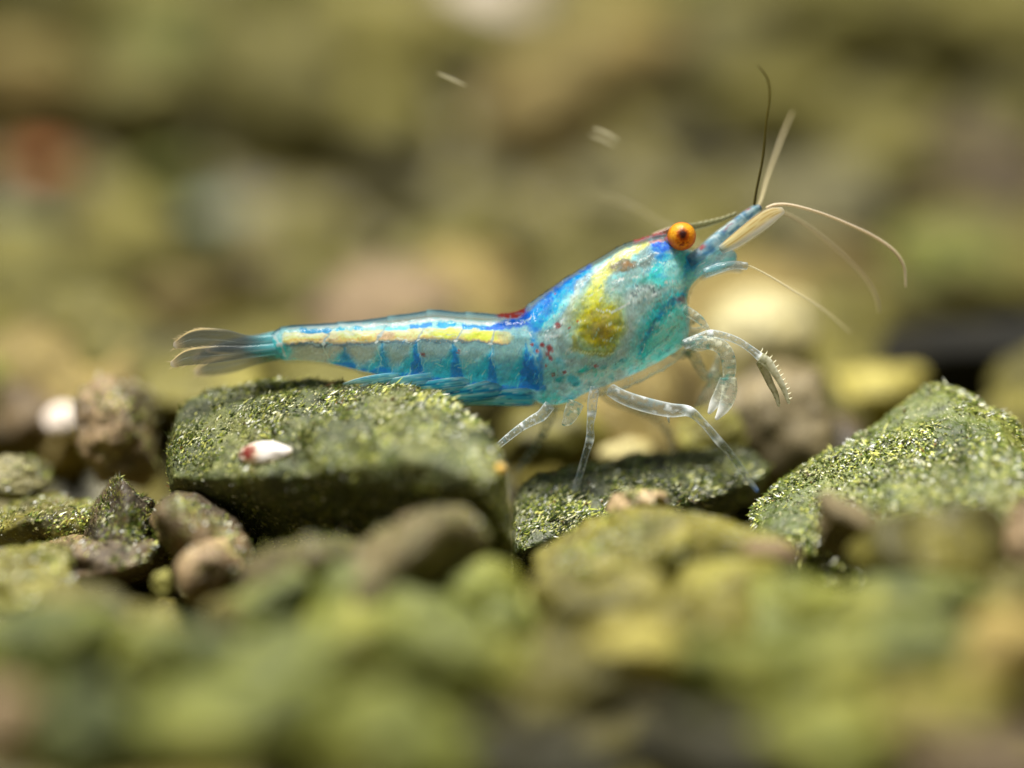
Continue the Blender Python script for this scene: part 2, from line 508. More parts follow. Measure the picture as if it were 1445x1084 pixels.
# stones beside and in front of the big rock
rnd0 = random.Random(77)
NEAR = [
    # px, py, depth, w, h, thick, kind, label, rot, fuzz
    (280, 762, -2.6, 210, 110, 5, 'brown', 'dark brown stone leaning against the left foot of the mossy block', -0.7, 3000),
    (300, 806, -4.6, 104, 84, 3.5, 'mauve', 'small pale pink stone in front of the dark brown leaning stone', 0.3, 400),
    (172, 748, -0.6, 130, 150, 5, 'brown', 'rough brown speckled stone left of the mossy block', 0.5, 6000),
    (172, 610, 5.0, 130, 170, 5, 'mauve', 'soft pinkish tan stone behind the rough brown stone', -0.3, 2500),
    (90, 596, 9.0, 56, 56, 2.2, 'white', 'round white pebble beside the pinkish tan stone', 0, 0),
    (20, 676, 3.0, 104, 70, 4, 'grey', 'rounded grey stone below the white pebble', 0, 900),
    (62, 742, 0.6, 170, 90, 5, 'olive', 'olive brown stone under the rounded grey one', 0.1, 3000),
    (52, 826, -4.5, 200, 110, 5, 'yellow', 'mustard yellow mossy stone in front of the olive brown one', -0.1, 1500),
    (232, 822, -5.2, 34, 40, 1.0, 'yellow', 'tiny bright yellow pebble next to the small pale pink stone', 0, 0),
    (326, 884, -10.0, 74, 110, 2.6, 'yellow', 'blurred yellow pebble lodged among the blurred green stones', 0.2, 0),
    (440, 806, -7.4, 200, 120, 6, 'silt', 'silty tan stone at the front foot of the mossy block', 0.2, 2500),
    (592, 806, -8.6, 230, 150, 6, 'silt', 'tall silty humped stone beside the silty tan one', 0.5, 3000),
    (880, 790, -5.4, 250, 150, 5, 'olive', 'olive humped stone in front of the flat slab', 0.1, 2500),
    (905, 712, -3.4, 100, 44, 1.8, 'mauve', 'small pale rough stone lying on the olive humped stone', 0.05, 1200),
    (1030, 800, -5.6, 200, 160, 5, 'olive', 'yellow green stone between the slab and the pointed stone', -0.3, 1500),
    (1190, 752, -6.8, 110, 110, 3, 'silt', 'silty grey tan stone leaning on the front of the pointed stone', -0.5, 0),
    (1084, 782, -7.6, 84, 50, 2.0, 'mauve', 'small pink stone on top of the blurred yellow stone', 0, 0),
    (1040, 846, -9.0, 200, 120, 4, 'yellow', 'blurred yellow stone in front of the yellow green one', 0.1, 0),
    (1330, 776, -8.4, 260, 130, 4, 'olive', 'dark olive stone at the front foot of the pointed stone', 0.1, 0),
    (1452, 780, -8.0, 74, 150, 3, 'mauve', 'pink grey stone standing beside the dark olive stone', 0, 0),
    (900, 925, -14.5, 170, 120, 3.4, 'pale', 'pale cream pebble among the blurred green stones', 0, 0),
    (1420, 926, -15.5, 170, 130, 3.4, 'tan', 'blurred peach tan stone lying among the blurred green ones', 0.5, 0),
    (2, 1040, -19.5, 90, 170, 4, 'mauve', 'blurred pinkish grey stone lying among the blurred green stones', 0.2, 0),
    (1380, 1085, -20.5, 330, 110, 5, 'brown', 'blurred dark brown stone in front of the blurred green ones', 0.1, 0),
    # behind the shrimp, still close enough to tell apart
    (1094, 606, 8.0, 190, 190, 7, 'silt', 'silty brown stone behind the shrimp front legs', 0.3, 0),
    (1066, 486, 15.0, 190, 170, 8, 'cream', 'bright pale cream stone behind the shrimp claws', 0.2, 0),
    (938, 556, 14.0, 160, 140, 7, 'pale', 'golden tan stone seen under the shrimp belly', 0.1, 0),
    (884, 640, 6.5, 90, 40, 2.4, 'cream', 'pale whitish stone just behind the flat slab', 0.1, 0),
    (1006, 612, 6.0, 110, 80, 3.5, 'yellow', 'yellow mossy stone behind the far end of the slab', 0.1, 0),
    (1410, 516, 18.0, 430, 150, 8, 'black', 'black stone standing in for the shadowed hollow behind the pointed stone', 0.05, 0),  # fills the hollow, its deep shade painted as black
    (1236, 574, 15.0, 160, 130, 7, 'pale', 'pale yellow stone behind the slope of the pointed stone', 0.2, 0),
    (1160, 640, 9.5, 130, 110, 5, 'brown', 'brown stone wedged behind the foot of the pointed stone', 0, 0),
    (780, 622, 9.0, 190, 110, 6, 'olive', 'shaded olive stone behind the shrimp rear legs', 0.1, 0),
    (100, 525, 18.0, 180, 100, 7, 'yellow', 'yellow green stone behind the round white pebble', -0.2, 0),
    (40, 600, 12.0, 150, 130, 6, 'brown', 'blurred brown stone behind the rounded grey stone', 0, 0),
    (300, 545, 12.0, 200, 90, 6, 'olive', 'olive stone behind the shrimp tail fan', 0, 0),
    (140, 806, -1.6, 240, 90, 5, 'brown', 'low brown stone under the rough brown speckled stone', 0.1, 2500),
]
for i, (px, py, d, w, h, t, kind, lab, rot, fz) in enumerate(NEAR):
    blob_stone(px, py, d, w, h, t, kind, lab, 101 + i * 3, rot, fuzz=fz, sub=6 if abs(d) < 7 else 5)

# the blurred strip of gravel before them
STRIP = [
    (400, 872, -9.5, 230, 120, 'green'), (560, 872, -10.5, 260, 150, 'green'), (716, 866, -9.5, 220, 130, 'green'), (836, 862, -9.5, 230, 130, 'olive'), (980, 872, -10.5, 200, 110, 'olive'),
    (1140, 872, -10.5, 250, 120, 'green'), (1310, 862, -10.5, 290, 130, 'green'), (1450, 850, -11, 150, 110, 'olive'), (140, 880, -9.5, 260, 120, 'olive'),
    (60, 935, -13.5, 300, 180, 'green'), (270, 940, -13.5, 260, 160, 'green'), (450, 950, -14, 290, 180, 'green'), (660, 950, -14, 300, 160, 'green'), (800, 960, -15, 200, 120, 'olive'),
    (1060, 955, -14.5, 270, 150, 'green'), (1240, 950, -15, 320, 160, 'green'),
    (130, 1040, -18.5, 260, 150, 'green'), (330, 1030, -18, 320, 170, 'green'), (560, 1046, -18.5, 280, 150, 'green'), (770, 1075, -19.5, 260, 110, 'dark'), (990, 1066, -19, 290, 130, 'dark'),  # the dark ones carry the shade of the bottom gap in their colour
    (1180, 1035, -18.5, 280, 140, 'green'), (1330, 1010, -18, 200, 130, 'olive')]
SLAB_ = {'green': 'blurred green mossy stone in the strip of gravel before the sharp stones', 'olive': 'blurred olive stone in the strip of gravel before the sharp stones', 'dark': 'blurred nearly black stone standing in for the shaded gap low in the strip before the pale cream pebble'}
for i, (px, py, d, w, h, kind) in enumerate(STRIP):
    blob_stone(px, py + 6, d, w, h, 0.8 * h * K, kind, SLAB_[kind], 701 + i * 7, rnd0.uniform(-0.35, 0.35), sub=5, group=kind + ' stones of the blurred strip', fuzz=0, low=0.45)

# gravel further back on the bank: shared shapes, one object each
def unit_stone(seed):
    rs = np.random.RandomState(seed)
    q = rs.randn(18, 3)
    q /= np.linalg.norm(q, axis=1)[:, None]
    v, f, c = hull_stone(q, sub=4, p=12, seed=seed, low=0.08, mid=0.03, fine=0.0, lowf=0.8)
    me = bpy.data.meshes.new('gravel_stone')
    me.from_pydata((v - c).tolist(), [], f.tolist())
    me.polygons.foreach_set('use_smooth', np.ones(len(me.polygons), bool))
    return me
FAR = {k: stone_mat(k + '_bank_stone', [tuple(0.84 * q for q in c) for c in v], scale=1.0, unit=5.0, rough=0.85) for k, v in PAL.items()}
SHAPES = [unit_stone(900 + i) for i in range(6)]
KINDLAB = {
    'olive': 'olive algae covered gravel stone on the blurred bank behind the shrimp',
    'green': 'green algae covered gravel stone on the blurred bank behind the shrimp',
    'yellow': 'yellow green gravel stone on the blurred bank behind the shrimp',
    'tan': 'bare tan gravel stone on the blurred bank behind the shrimp',
    'brown': 'dark brown gravel stone on the blurred bank behind the shrimp',
    'mauve': 'pinkish grey gravel stone on the blurred bank behind the shrimp',
    'grey': 'grey gravel stone on the blurred bank behind the shrimp',
    'dark': 'nearly black gravel stone on the blurred bank behind the shrimp',
}
_bank = {}
def bank_stone(pos, r, kind, label, group, seed, flat=0.75):
    rs = random.Random(seed)
    key = (seed % len(SHAPES), kind)
    if key not in _bank:
        me = SHAPES[key[0]].copy()
        me.materials.clear()
        me.materials.append(FAR[kind])
        _bank[key] = me
    o = bpy.data.objects.new('gravel_stone', _bank[key])
    C.objects.link(o)
    o.location = Vector(pos) * MM
    o.scale = [r * MM * rs.uniform(0.85, 1.2), r * MM * rs.uniform(0.85, 1.2), r * MM * flat * rs.uniform(0.8, 1.1)]
    o.rotation_euler = (rs.uniform(-0.4, 0.4), rs.uniform(-0.4, 0.4), rs.uniform(0, 6.28))
    tag(o, label, 'stone', group)
    return o

def ground_hit(px, py, lift=2.0):
    d = P(px, py, 0) - CAMP
    d /= np.linalg.norm(d)
    for t in np.arange(40, 260, 0.5):
        q = CAMP + d * t
        if q[2] < bed(q[0], q[1]) + lift:
            return q
    return CAMP + d * 150

# particular stones one can pick out on the bank
PICK = [
    (34, 345, 150, 'teal', 'pale blue grey stone on the bank below the reddish one'),
    (60, 238, 120, 'red', 'reddish orange stone on the bank above the pale blue grey one'),
    (232, 262, 130, 'green', 'bright lime green stone on the bank beside the reddish one'),
    (290, 322, 120, 'teal', 'dim blue grey stone on the bank below the lime green one'),
    (545, 262, 140, 'grey', 'large grey stone on the bank above the shrimp abdomen'),
    (640, 372, 150, 'yellow', 'broad yellow stone on the bank just above the shrimp abdomen'),
    (700, -5, 150, 'white', 'pale pinkish white stone at the top of the bank'),
    (250, 425, 140, 'tan', 'tan stone on the bank above the shrimp tail fan'),
    (380, 395, 100, 'brown', 'dark brown stone standing in for the shaded gap on the bank beside the tan stone'),  # shade between stones, painted as a dark stone
    (1200, 395, 150, 'tan', 'large pinkish tan stone on the bank under the drooping antenna'),
    (1385, 425, 150, 'yellow', 'yellow green stone on the bank above the dark hollow'),
    (985, 215, 100, 'dark', 'dark olive stone standing in for the shaded gap on the bank above the shrimp eye'),  # a shaded gap, painted as a dark stone
    (860, 270, 130, 'grey', 'grey tan stone on the bank behind the shrimp shoulder'),
]
taken = []
for i, (px, py, w, kind, lab) in enumerate(PICK):
    g = ground_hit(px, py, 3.0)
    r = 0.5 * w * K * (np.linalg.norm(g - CAMP)) / DIST
    bank_stone(g, r, kind, lab, None, 50 + i)
    taken.append((g, r))

rnd = random.Random(5)
n_b = 0
y = 12.0
while y < 130:
    stp = 6.4 + 0.05 * (y + 10)
    half = (y + 58.7) * 0.40 + 6
    x = -half + rnd.uniform(0, stp)
    while x < half:
        qx, qy = x + rnd.uniform(-2, 2), y + rnd.uniform(-2, 2)
        r = rnd.uniform(0.6, 0.95) * stp
        pos = np.array([qx, qy, float(bed(qx, qy)) + 0.35 * r])
        rel = pos - CAMP
        dz = rel @ FWD
        py_ = 542 - (rel @ UP) / dz * DIST / K
        px_ = 722.5 + rel[0] / dz * DIST / K
        near = any(np.linalg.norm(pos - g) < 0.75 * (r + rr) for g, rr in taken)
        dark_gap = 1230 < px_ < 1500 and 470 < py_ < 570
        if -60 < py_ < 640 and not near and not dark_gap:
            kind = rnd.choices(['olive', 'green', 'yellow', 'tan', 'brown', 'mauve', 'grey', 'dark'], [0.66, 0.10, 0.07, 0.11, 0.03, 0.01, 0.02, 0.00])[0]
            bank_stone(pos, r, kind, KINDLAB[kind], kind + ' gravel on the bank behind the shrimp', rnd.randrange(10000))
            n_b += 1
        x += stp * rnd.uniform(0.9, 1.2)
    y += stp * 0.85
print('bank stones', n_b)

# a little white shell and two golden grains on the rocks
def teardrop():
    c, n = hit(rock_bv, 376, 641)
    u, f = ico(5)
    x = u[:, 0]
    a, b, h = 38 * K, 17 * K, 0.36
    taper = np.where(x > 0, 1 - 0.45 * x ** 1.5, 1.0)
    n = 0.35 * n - 0.65 * FWD
    n = n / np.linalg.norm(n)
    ax = RIGHT + 0.06 * UP
    ax = ax - (ax @ n) * n
    ax /= np.linalg.norm(ax)
    ay = np.cross(n, ax)
    w = 1 + 0.05 * fbm(u * 2.2, 5, 3)
    v = c + n * 0.08 + (x * a * w)[:, None] * ax + (u[:, 1] * b * taper * w)[:, None] * ay + (u[:, 2] * h * taper * w)[:, None] * n
    col = np.tile(lin((248, 240, 234)), (len(u), 1))
    sp = np.stack([x * a, u[:, 1] * b, u[:, 2] * h], 1)
    def dot(cx, cy, r, cc, sharp=6):
        d = np.hypot(sp[:, 0] - cx, (sp[:, 1] * taper - cy)) / r + 0.3 * noise(u * 6, 9)
        k = np.clip((1.15 - d) * sharp / 2, 0, 1)[:, None]
        col[:] = col * (1 - k) + lin(cc) * k
    dot(-0.62, 0.02, 0.46, (216, 170, 130), 3)
    dot(-0.62, 0.08, 0.30, (120, 40, 34))
    dot(-0.98, 0.02, 0.14, (96, 44, 30))
    k = np.clip(0.5 * fbm(u * 5, 15, 3), 0, 0.5)[:, None]
    col = col * (1 - k) + lin((214, 190, 160)) * k
    o = mesh_obj('snail_shell', v, f, M_SHELL, origin=c, col=col)
    tag(o, 'tiny white teardrop shell with a reddish brown spot on the mossy block', 'shell')
teardrop()

def grain(bv, px, py, r, lab):
    c, n = hit(bv, px, py)
    u, f = ico(4)
    v = c + n * r * 0.4 + u * r * (1 + 0.12 * fbm(u * 2, 3, 2))[:, None]
    col = np.tile(lin((250, 206, 110)), (len(u), 1))
    o = mesh_obj('sand_grain', v, f, M_SHELL, origin=c, col=col)
    tag(o, lab, 'grain')
grain(rock_bv, 704, 662, 0.2, 'tiny golden grain on the edge of the mossy block')
grain(slab_bv, 893, 704, 0.24, 'tiny golden grain at the front lip of the flat slab')

# ================================================================ the shrimp
BASE = Q(840, 690, 0.0)
shrimp = bpy.data.objects.new('shrimp', None)
C.objects.link(shrimp)
shrimp.empty_display_size = 0.002
shrimp.location = Vector(BASE * MM)
tag(shrimp, 'translucent blue shrimp with orange eyes standing on mossy stones', 'shrimp')

def part(name, v, f, mat, col, label=None, parent=None):
    o = mesh_obj(name, v, f, mat, origin=BASE, parent=parent or shrimp, col=col)
    if label:
        o['label'] = label
    return o

def spline(pts, n):
    """Catmull-Rom through rows of pts, n samples even in length"""
    pts = np.asarray(pts, float)
    a = np.vstack([2 * pts[0] - pts[1], pts, 2 * pts[-1] - pts[-2]])
    out = []
    m = 40
    t = np.linspace(0, 1, m, endpoint=False)[:, None]
    for i in range(1, len(a) - 2):
        p0, p1, p2, p3 = a[i - 1], a[i], a[i + 1], a[i + 2]
        out.append(0.5 * (2 * p1 + (p2 - p0) * t + (2 * p0 - 5 * p1 + 4 * p2 - p3) * t ** 2 + (3 * p1 - p0 - 3 * p2 + p3) * t ** 3))
    out = np.vstack(out + [pts[-1:]])
    L = np.concatenate([[0], np.cumsum(np.linalg.norm(np.diff(out[:, :2], axis=0), axis=1) + 1e-6)])
    s = np.linspace(0, L[-1], n)
    return np.stack([np.interp(s, L, out[:, k]) for k in range(out.shape[1])], 1)

class Paint:
    """pigment laid down in the shrimp's own side-view plane"""
    def __init__(self, px, py, base, alpha, warp=2.5, seed=0):
        self.x, self.y = px, py
        p = np.stack([px / 11.0, py / 11.0, np.full_like(px, seed * 3.7)], 1)
        self.wx = px + warp * fbm(p, 50 + seed, 4)
        self.wy = py + warp * fbm(p, 70 + seed, 4)
        self.c = np.tile(lin(base), (len(px), 1))
        self.a = np.full(len(px), float(alpha))
    def put(self, k, color, alpha=None):
        k = np.clip(k, 0, 1)
        self.c += (lin(color) - self.c) * k[:, None]
        if alpha is not None:
            self.a += (alpha - self.a) * k
    def stroke(self, pts, r, color, s=1.0, soft=0.5, alpha=None, warped=True, tex=0.0):
        """pts: polyline; r: radius or one per point; soft: share of the radius that fades"""
        pts = np.asarray(pts, float)
        r = np.broadcast_to(np.asarray(r, float), (len(pts),))
        R = r.max() * 1.1 + 12
        m = (self.x > pts[:, 0].min() - R) & (self.x < pts[:, 0].max() + R) & (self.y > pts[:, 1].min() - R) & (self.y < pts[:, 1].max() + R)
        if not m.any():
            return
        X = (self.wx if warped else self.x)[m]
        Y = (self.wy if warped else self.y)[m]
        best = np.full(len(X), 9.0)
        if len(pts) == 1:
            best = np.hypot(X - pts[0, 0], Y - pts[0, 1]) / r[0]
        for i in range(len(pts) - 1):
            d = pts[i + 1] - pts[i]
            t = np.clip(((X - pts[i, 0]) * d[0] + (Y - pts[i, 1]) * d[1]) / (d @ d + 1e-9), 0, 1)
            q = np.hypot(X - pts[i, 0] - t * d[0], Y - pts[i, 1] - t * d[1]) / (r[i] + t * (r[i + 1] - r[i]))
            best = np.minimum(best, q)
        k = np.clip((1 - best) / max(soft, 1e-3), 0, 1)
        k = k * k * (3 - 2 * k) * s
        if tex:
            p = np.stack([X / 4.0, Y / 4.0, np.zeros_like(X)], 1)
            k = k * np.clip(1 + tex * fbm(p, int(pts[0, 0]), 3), 0, 1.3)
        full = np.zeros(len(self.x))
        full[m] = k
        self.put(full, color, alpha)
    def blob(self, cx, cy, rx, ry, color, s=1.0, soft=0.5, ang=0.0, alpha=None, tex=0.0):
        ca, sa = math.cos(ang), math.sin(ang)
        X, Y = self.wx - cx, self.wy - cy
        q = np.hypot((X * ca + Y * sa) / rx, (-X * sa + Y * ca) / ry)
        k = np.clip((1 - q) / max(soft, 1e-3), 0, 1)
        k = k * k * (3 - 2 * k) * s
        if tex:
            p = np.stack([self.x / 4.0, self.y / 4.0, np.zeros_like(X)], 1)
            k = k * np.clip(1 + tex * fbm(p, int(cx), 3), 0, 1.3)
        self.put(k, color, alpha)
    def poly(self, pts, color, s=1.0, soft=2.0, alpha=None):
        """filled convex polygon, soft edge in px"""
        pts = np.asarray(pts, float)
        c = pts.mean(0)
        dmin = np.full(len(self.x), 1e9)
        for i in range(len(pts)):
            a, b = pts[i], pts[(i + 1) % len(pts)]
            n = np.array([b[1] - a[1], a[0] - b[0]])
            n = n / np.linalg.norm(n)
            if n @ (c - a) < 0:
                n = -n
            dmin = np.minimum(dmin, (self.wx - a[0]) * n[0] + (self.wy - a[1]) * n[1])
        k = np.clip(dmin / soft + 0.5, 0, 1) * s
        self.put(k, color, alpha)
    def band(self, xs, ys, r, color, s=1.0, soft=0.6, alpha=None, mod=None):
        """stripe following y(x)"""
        yy = np.interp(self.wx, xs, ys)
        k = np.clip((1 - np.abs(self.wy - yy) / r) / soft, 0, 1)
        inside = np.clip((self.x - xs[0]) / 4, 0, 1) * np.clip((xs[-1] - self.x) / 6, 0, 1)
        k = k * k * (3 - 2 * k) * s * inside
        if mod is not None:
            k = k * mod
        self.put(k, color, alpha)
    def grain(self, amt=0.18, sx=2.2, sy=2.2, seed=0):
        p = np.stack([self.x / sx, self.y / sy, np.zeros_like(self.x)], 1)
        g = fbm(p, 300 + seed, 3)
        self.c = np.clip(self.c * (1 + amt * g)[:, None], 0, 1)
    def rgba(self):
        return np.concatenate([np.clip(self.c, 0, 1), np.clip(self.a, 0, 1)[:, None]], 1)

# ---- body: stations of dorsal and ventral outline, half-thickness in mm
ST = np.array([
    # xt, yt, xb, yb, half width
    (340, 487, 342, 497, 0.12), (362, 482, 362, 503, 0.28), (380, 473, 382, 509, 0.45), (395, 463.5, 402, 512, 0.62), (420, 459, 424, 512, 0.74), (460, 456.5, 461, 516, 0.82),
    (500, 453, 500, 525, 0.90), (531, 449, 530, 532, 0.98), (560, 445, 560, 538, 1.06), (585, 441, 589, 543, 1.14),
    (613, 437.5, 618, 548, 1.22), (648, 440, 648, 553, 1.28), (684, 442, 683, 558, 1.34), (704, 443, 712, 562, 1.38),
    (724, 441, 740, 562, 1.42), (742, 433, 768, 578, 1.50), (764, 417, 800, 578, 1.60), (790, 398, 834, 564, 1.68),
    (818, 380, 868, 553, 1.70), (843, 366, 906, 538, 1.66), (874, 348, 944, 518, 1.52), (900, 338, 970, 494, 1.32),
    (922, 331, 976, 462, 1.10), (940, 331, 972, 434, 0.92), (955, 340, 978, 410, 0.80), (972, 350, 996, 391, 0.66),
    (990, 350, 1012, 387, 0.54), (1010, 343, 1032, 378, 0.42), (1026, 340, 1048, 372, 0.22)])
NS, NT = 980, 220
ss = spline(ST, NS)
# pinch both ends shut
endw = np.clip(np.minimum(np.arange(NS) / 10.0, (NS - 1 - np.arange(NS)) / 14.0), 0, 1) ** 0.5
top, bot = ss[:, 0:2], ss[:, 2:4]
cen, hv = (top + bot) / 2, (top - bot) / 2
th = np.linspace(0, 2 * math.pi, NT, endpoint=False)
ct, st_ = np.cos(th), np.sin(th)
ex = 0.86                                              # a little boxier than an ellipse
ctp = np.sign(ct) * np.abs(ct) ** ex
stp_ = np.sign(st_) * np.abs(st_) ** ex
px = cen[:, None, 0] + hv[:, None, 0] * ctp * endw[:, None]
py = cen[:, None, 1] + hv[:, None, 1] * ctp * endw[:, None]
belly = 1 - 0.25 * np.clip(-ctp, 0, 1)                 # slimmer towards the belly
dd = ss[:, 4][:, None] * stp_ * belly * endw[:, None]
# overlapping shell plates along the abdomen: each plate stands proud and steps down behind
edges_top = [394, 474, 545, 600, 655, 704, 742]
edges_bot = [400, 503, 552, 600, 654, 703, 770]
fpx, fpy, fdd = px.ravel(), py.ravel(), dd.ravel()
vv = np.broadcast_to((1 - ctp) / 2, px.shape).ravel()
plate = np.zeros_like(fpx)
for a, b in zip(edges_top, edges_bot):
    xe = a + (b - a) * vv + 5 * np.sin(vv * math.pi)
    t = (fpx - xe) / 26.0
    plate += np.where((t > 0) & (t < 1.4), np.clip(t * 8, 0, 1) * np.clip(1 - t / 1.4, 0, 1), 0)
pn = np.stack([fpx / 9, fpy / 9, fdd * 3], 1)
rel = 0.015 * fbm(pn, 8, 3) + 0.08 * plate
_a = math.radians(35)
_u = (fpx * math.cos(_a) - fpy * math.sin(_a)) / 20
_w = (fpx * math.sin(_a) + fpy * math.cos(_a)) / 7
_rg = np.clip(1 - 3.0 * np.abs(noise(np.stack([_u + 0.6 * noise(pn, 2), _w, fdd * 0.4], 1), 44)), 0, 1) ** 2
rel = rel + 0.085 * _rg * np.clip((fpx - 745) / 20, 0, 1) + 0.012 * _rg
# carapace hind rim and its long furrow
rim = np.exp(-((fpx - (745 + 28 * vv)) / 5.0) ** 2) * 0.07
furrow = -0.10 * np.exp(-((fpy - np.interp(fpx, [800, 850, 900, 950], [470, 425, 400, 385])) / 5) ** 2) * ((fpx > 800) & (fpx < 950))
rel = rel + rim + 0.3 * furrow
nrm2 = np.stack([np.broadcast_to(hv[:, None, 0] * ctp, px.shape).ravel(), np.broadcast_to(hv[:, None, 1] * ctp, px.shape).ravel()], 1)
nl = np.linalg.norm(nrm2, axis=1) + 1e-6
ew = np.repeat(endw, NT)
gpx = fpx + nrm2[:, 0] / nl * rel / K * np.abs(np.tile(ctp, NS)) ** 2 * ew * 0.5
gpy = fpy + nrm2[:, 1] / nl * rel / K * np.abs(np.tile(ctp, NS)) ** 2 * ew * 0.5
gdd = fdd + np.sign(fdd) * rel * np.abs(np.tile(stp_, NS)) * ew
V = Q(gpx, gpy, gdd)
ii = np.arange(NS * NT).reshape(NS, NT)
jj = np.roll(ii, -1, 1)
F = np.stack([ii[:-1], ii[1:], jj[1:], jj[:-1]], -1).reshape(-1, 4)

WL_x = [392, 438, 465, 514, 561, 592, 620, 660, 695, 722]
WL_y = np.array([462, 460.5, 460.5, 458, 459, 453, 451, 455, 456.5, 452])
# the clear outer shell
xw = np.interp(top[:, 0], WL_x, WL_y)
F_shell = F
S = Paint(fpx, fpy, (150, 190, 200), 0.10, warp=2.0, seed=2)
shell_top = np.interp(fpx, top[:, 0], top[:, 1])
S.put(np.clip((shell_top + 3.2 - fpy) / 2, 0, 1) * np.clip((935 - fpx) / 8, 0, 1), (12, 40, 50), 0.75)
S.put(np.clip((752 - fpx) / 12, 0, 1) * np.clip((shell_top + 11 - fpy) / 8, 0, 1) * 0.9, (10, 74, 92), 0.62)
S.put(np.clip(plate * 1.0 - 0.55, 0, 1) * 0.7 * np.clip((750 - fpx) / 8, 0, 1), (150, 210, 216), 0.35)
S.stroke([(985, 494), (947, 515), (905, 537), (880, 547), (850, 556)], [2.2, 2.2, 2.2, 2, 1.5], (230, 236, 230), 0.8, 0.7, 0.6)
S.stroke([(700, 460), (728, 456), (752, 444), (790, 408), (834, 376)], [7, 10, 14, 10, 5], (0, 92, 190), 0.8, 0.7, 0.45, tex=0.6)
S.blob(722, 442, 27, 12, (104, 36, 32), 1.0, 0.45, -0.12, 0.95, tex=0.2)
S.blob(717, 438, 10, 4, (176, 96, 90), 0.7, 0.8, tex=0.9)
S.stroke([(898, 339), (920, 332), (942, 327)], [4, 6, 5], (150, 60, 66), 0.95, 0.6, 0.85, tex=0.6)
for (x, yv, r_) in [(764, 489, 5), (774, 493, 6), (775, 507, 5), (785, 461, 5), (795, 525, 4), (779, 527, 3), (771, 501, 4), (757, 497, 3), (750, 486, 3), (839, 518, 3.5), (598, 501, 4), (648, 498, 3.5)]:
    S.blob(x, yv, r_ * 1.1, r_ * 0.9, (136, 40, 40), 0.95, 0.6, alpha=0.85)
_dots = random.Random(12)
for i in range(140):                                   # scattered fine chromatophores
    x, yv = _dots.uniform(745, 970), _dots.uniform(340, 570)
    S.blob(x, yv, _dots.uniform(0.8, 1.6), _dots.uniform(0.8, 1.6), _dots.choice([(120, 50, 50), (10, 90, 150), (20, 110, 130), (230, 240, 236)]), 0.8, 0.6, alpha=0.7)
body = part('body', V, F, M_CLEAR, S.rgba())

# the tissue inside it
gap_t = np.where(top[:, 0] < 745, np.clip(xw - top[:, 1] - 3, 2.5, 14), 5.0)
gap_b = np.interp(bot[:, 0], [340, 420, 700, 770, 840, 900, 950, 985, 1040], [3, 4, 4, 8, 12, 14, 14, 6, 3])
_k = np.ones(41) / 41
gap_t = np.convolve(np.pad(gap_t, 20, 'edge'), _k, 'valid')
_d = (bot - top) / np.linalg.norm(bot - top, axis=1)[:, None]
_full = np.linalg.norm(bot - top, axis=1)
gap_t, gap_b = np.minimum(gap_t, 0.2 * _full), np.minimum(gap_b, 0.2 * _full)
it, ib = top + _d * gap_t[:, None], bot - _d * gap_b[:, None]
icen, ihv = (it + ib) / 2, (it - ib) / 2
fpx = (icen[:, None, 0] + ihv[:, None, 0] * ctp * endw[:, None]).ravel()
fpy = (icen[:, None, 1] + ihv[:, None, 1] * ctp * endw[:, None]).ravel()
fdd = (0.84 * ss[:, 4][:, None] * stp_ * belly * endw[:, None]).ravel()
pn = np.stack([fpx / 9, fpy / 9, fdd * 3], 1)
gdd = fdd + np.sign(fdd) * 0.03 * fbm(pn, 8, 3) * np.abs(np.tile(stp_, NS)) * ew
V = Q(fpx, fpy, gdd)
_u = (fpx * math.cos(_a) - fpy * math.sin(_a)) / 20
_w = (fpx * math.sin(_a) + fpy * math.cos(_a)) / 7
W = Paint(fpx, fpy, (150, 186, 190), 0.85, warp=2.6, seed=1)
topy = np.interp(fpx, top[:, 0], top[:, 1])
boty = np.interp(fpx, bot[:, 0], bot[:, 1])
abd = np.clip((752 - fpx) / 12, 0, 1)
yw = np.interp(fpx, WL_x, WL_y)
# grey and teal flank windows
fl = abd * np.clip((fpy - yw - 22) / 5, 0, 1)
W.put(fl, (146, 172, 180), 0.34)
W.put(fl * np.clip((540 - fpx) / 60, 0, 1), (140, 150, 152), 0.36)
W.put(abd * np.clip((fpy - yw - 48) / 14, 0, 1) * np.clip((fpx - 440) / 40, 0, 1) * 0.8, (40, 158, 200), 0.7)
W.put(abd * np.clip((fpy - np.interp(fpx, [460, 502, 553, 599, 654, 703, 768], [518, 520, 526, 533, 540, 545, 550])) / 5, 0, 1), (70, 186, 212), 0.8)
W.put(fl * np.clip((fpx - 600) / 120, 0, 1) * 0.4, (104, 182, 194), 0.6)
# teal and blue triangles, one per segment
TRI = [((488, 489), 462, 502, 516), ((543, 487), 512, 553, 523), ((588, 481), 561, 599, 530), ((642, 488), 610, 654, 537),
       ((694, 492), 658, 703, 542), ((741, 488), 711, 768, 547)]
for k, ((ax_, ay_), x0, x1, yb) in enumerate(TRI):
    W.poly([(ax_, ay_), (x0, yb), (x1, yb + 2)], (44, 158, 178), 0.75, 7, 0.85)
    W.poly([(ax_, ay_ - 2), (ax_ - 8, yb), (x1 + 2, yb + 3)], (6, 104, 172), (0.55, 0.5, 0.95, 0.85, 0.8, 0.9)[k], 4.0, 0.95)
    W.stroke([(x0 - 2, yb), (x1 - 12, yb + 1), (x1, yb + 1)], [4, 6, 5], (0, 116, 224), 0.95, 0.7, 0.98, tex=0.5)
    W.stroke([(ax_ - 1, ay_ - 2), (ax_ + 3, ay_ + 18)], 1.6, (30, 120, 160), 0.8)
# grey line beneath the gut
W.band([396, 440, 500, 560, 600, 650, 700, 722], [489, 487, 486, 484, 482, 483, 485, 486], 4.0, (64, 78, 90), 0.85, alpha=0.85)
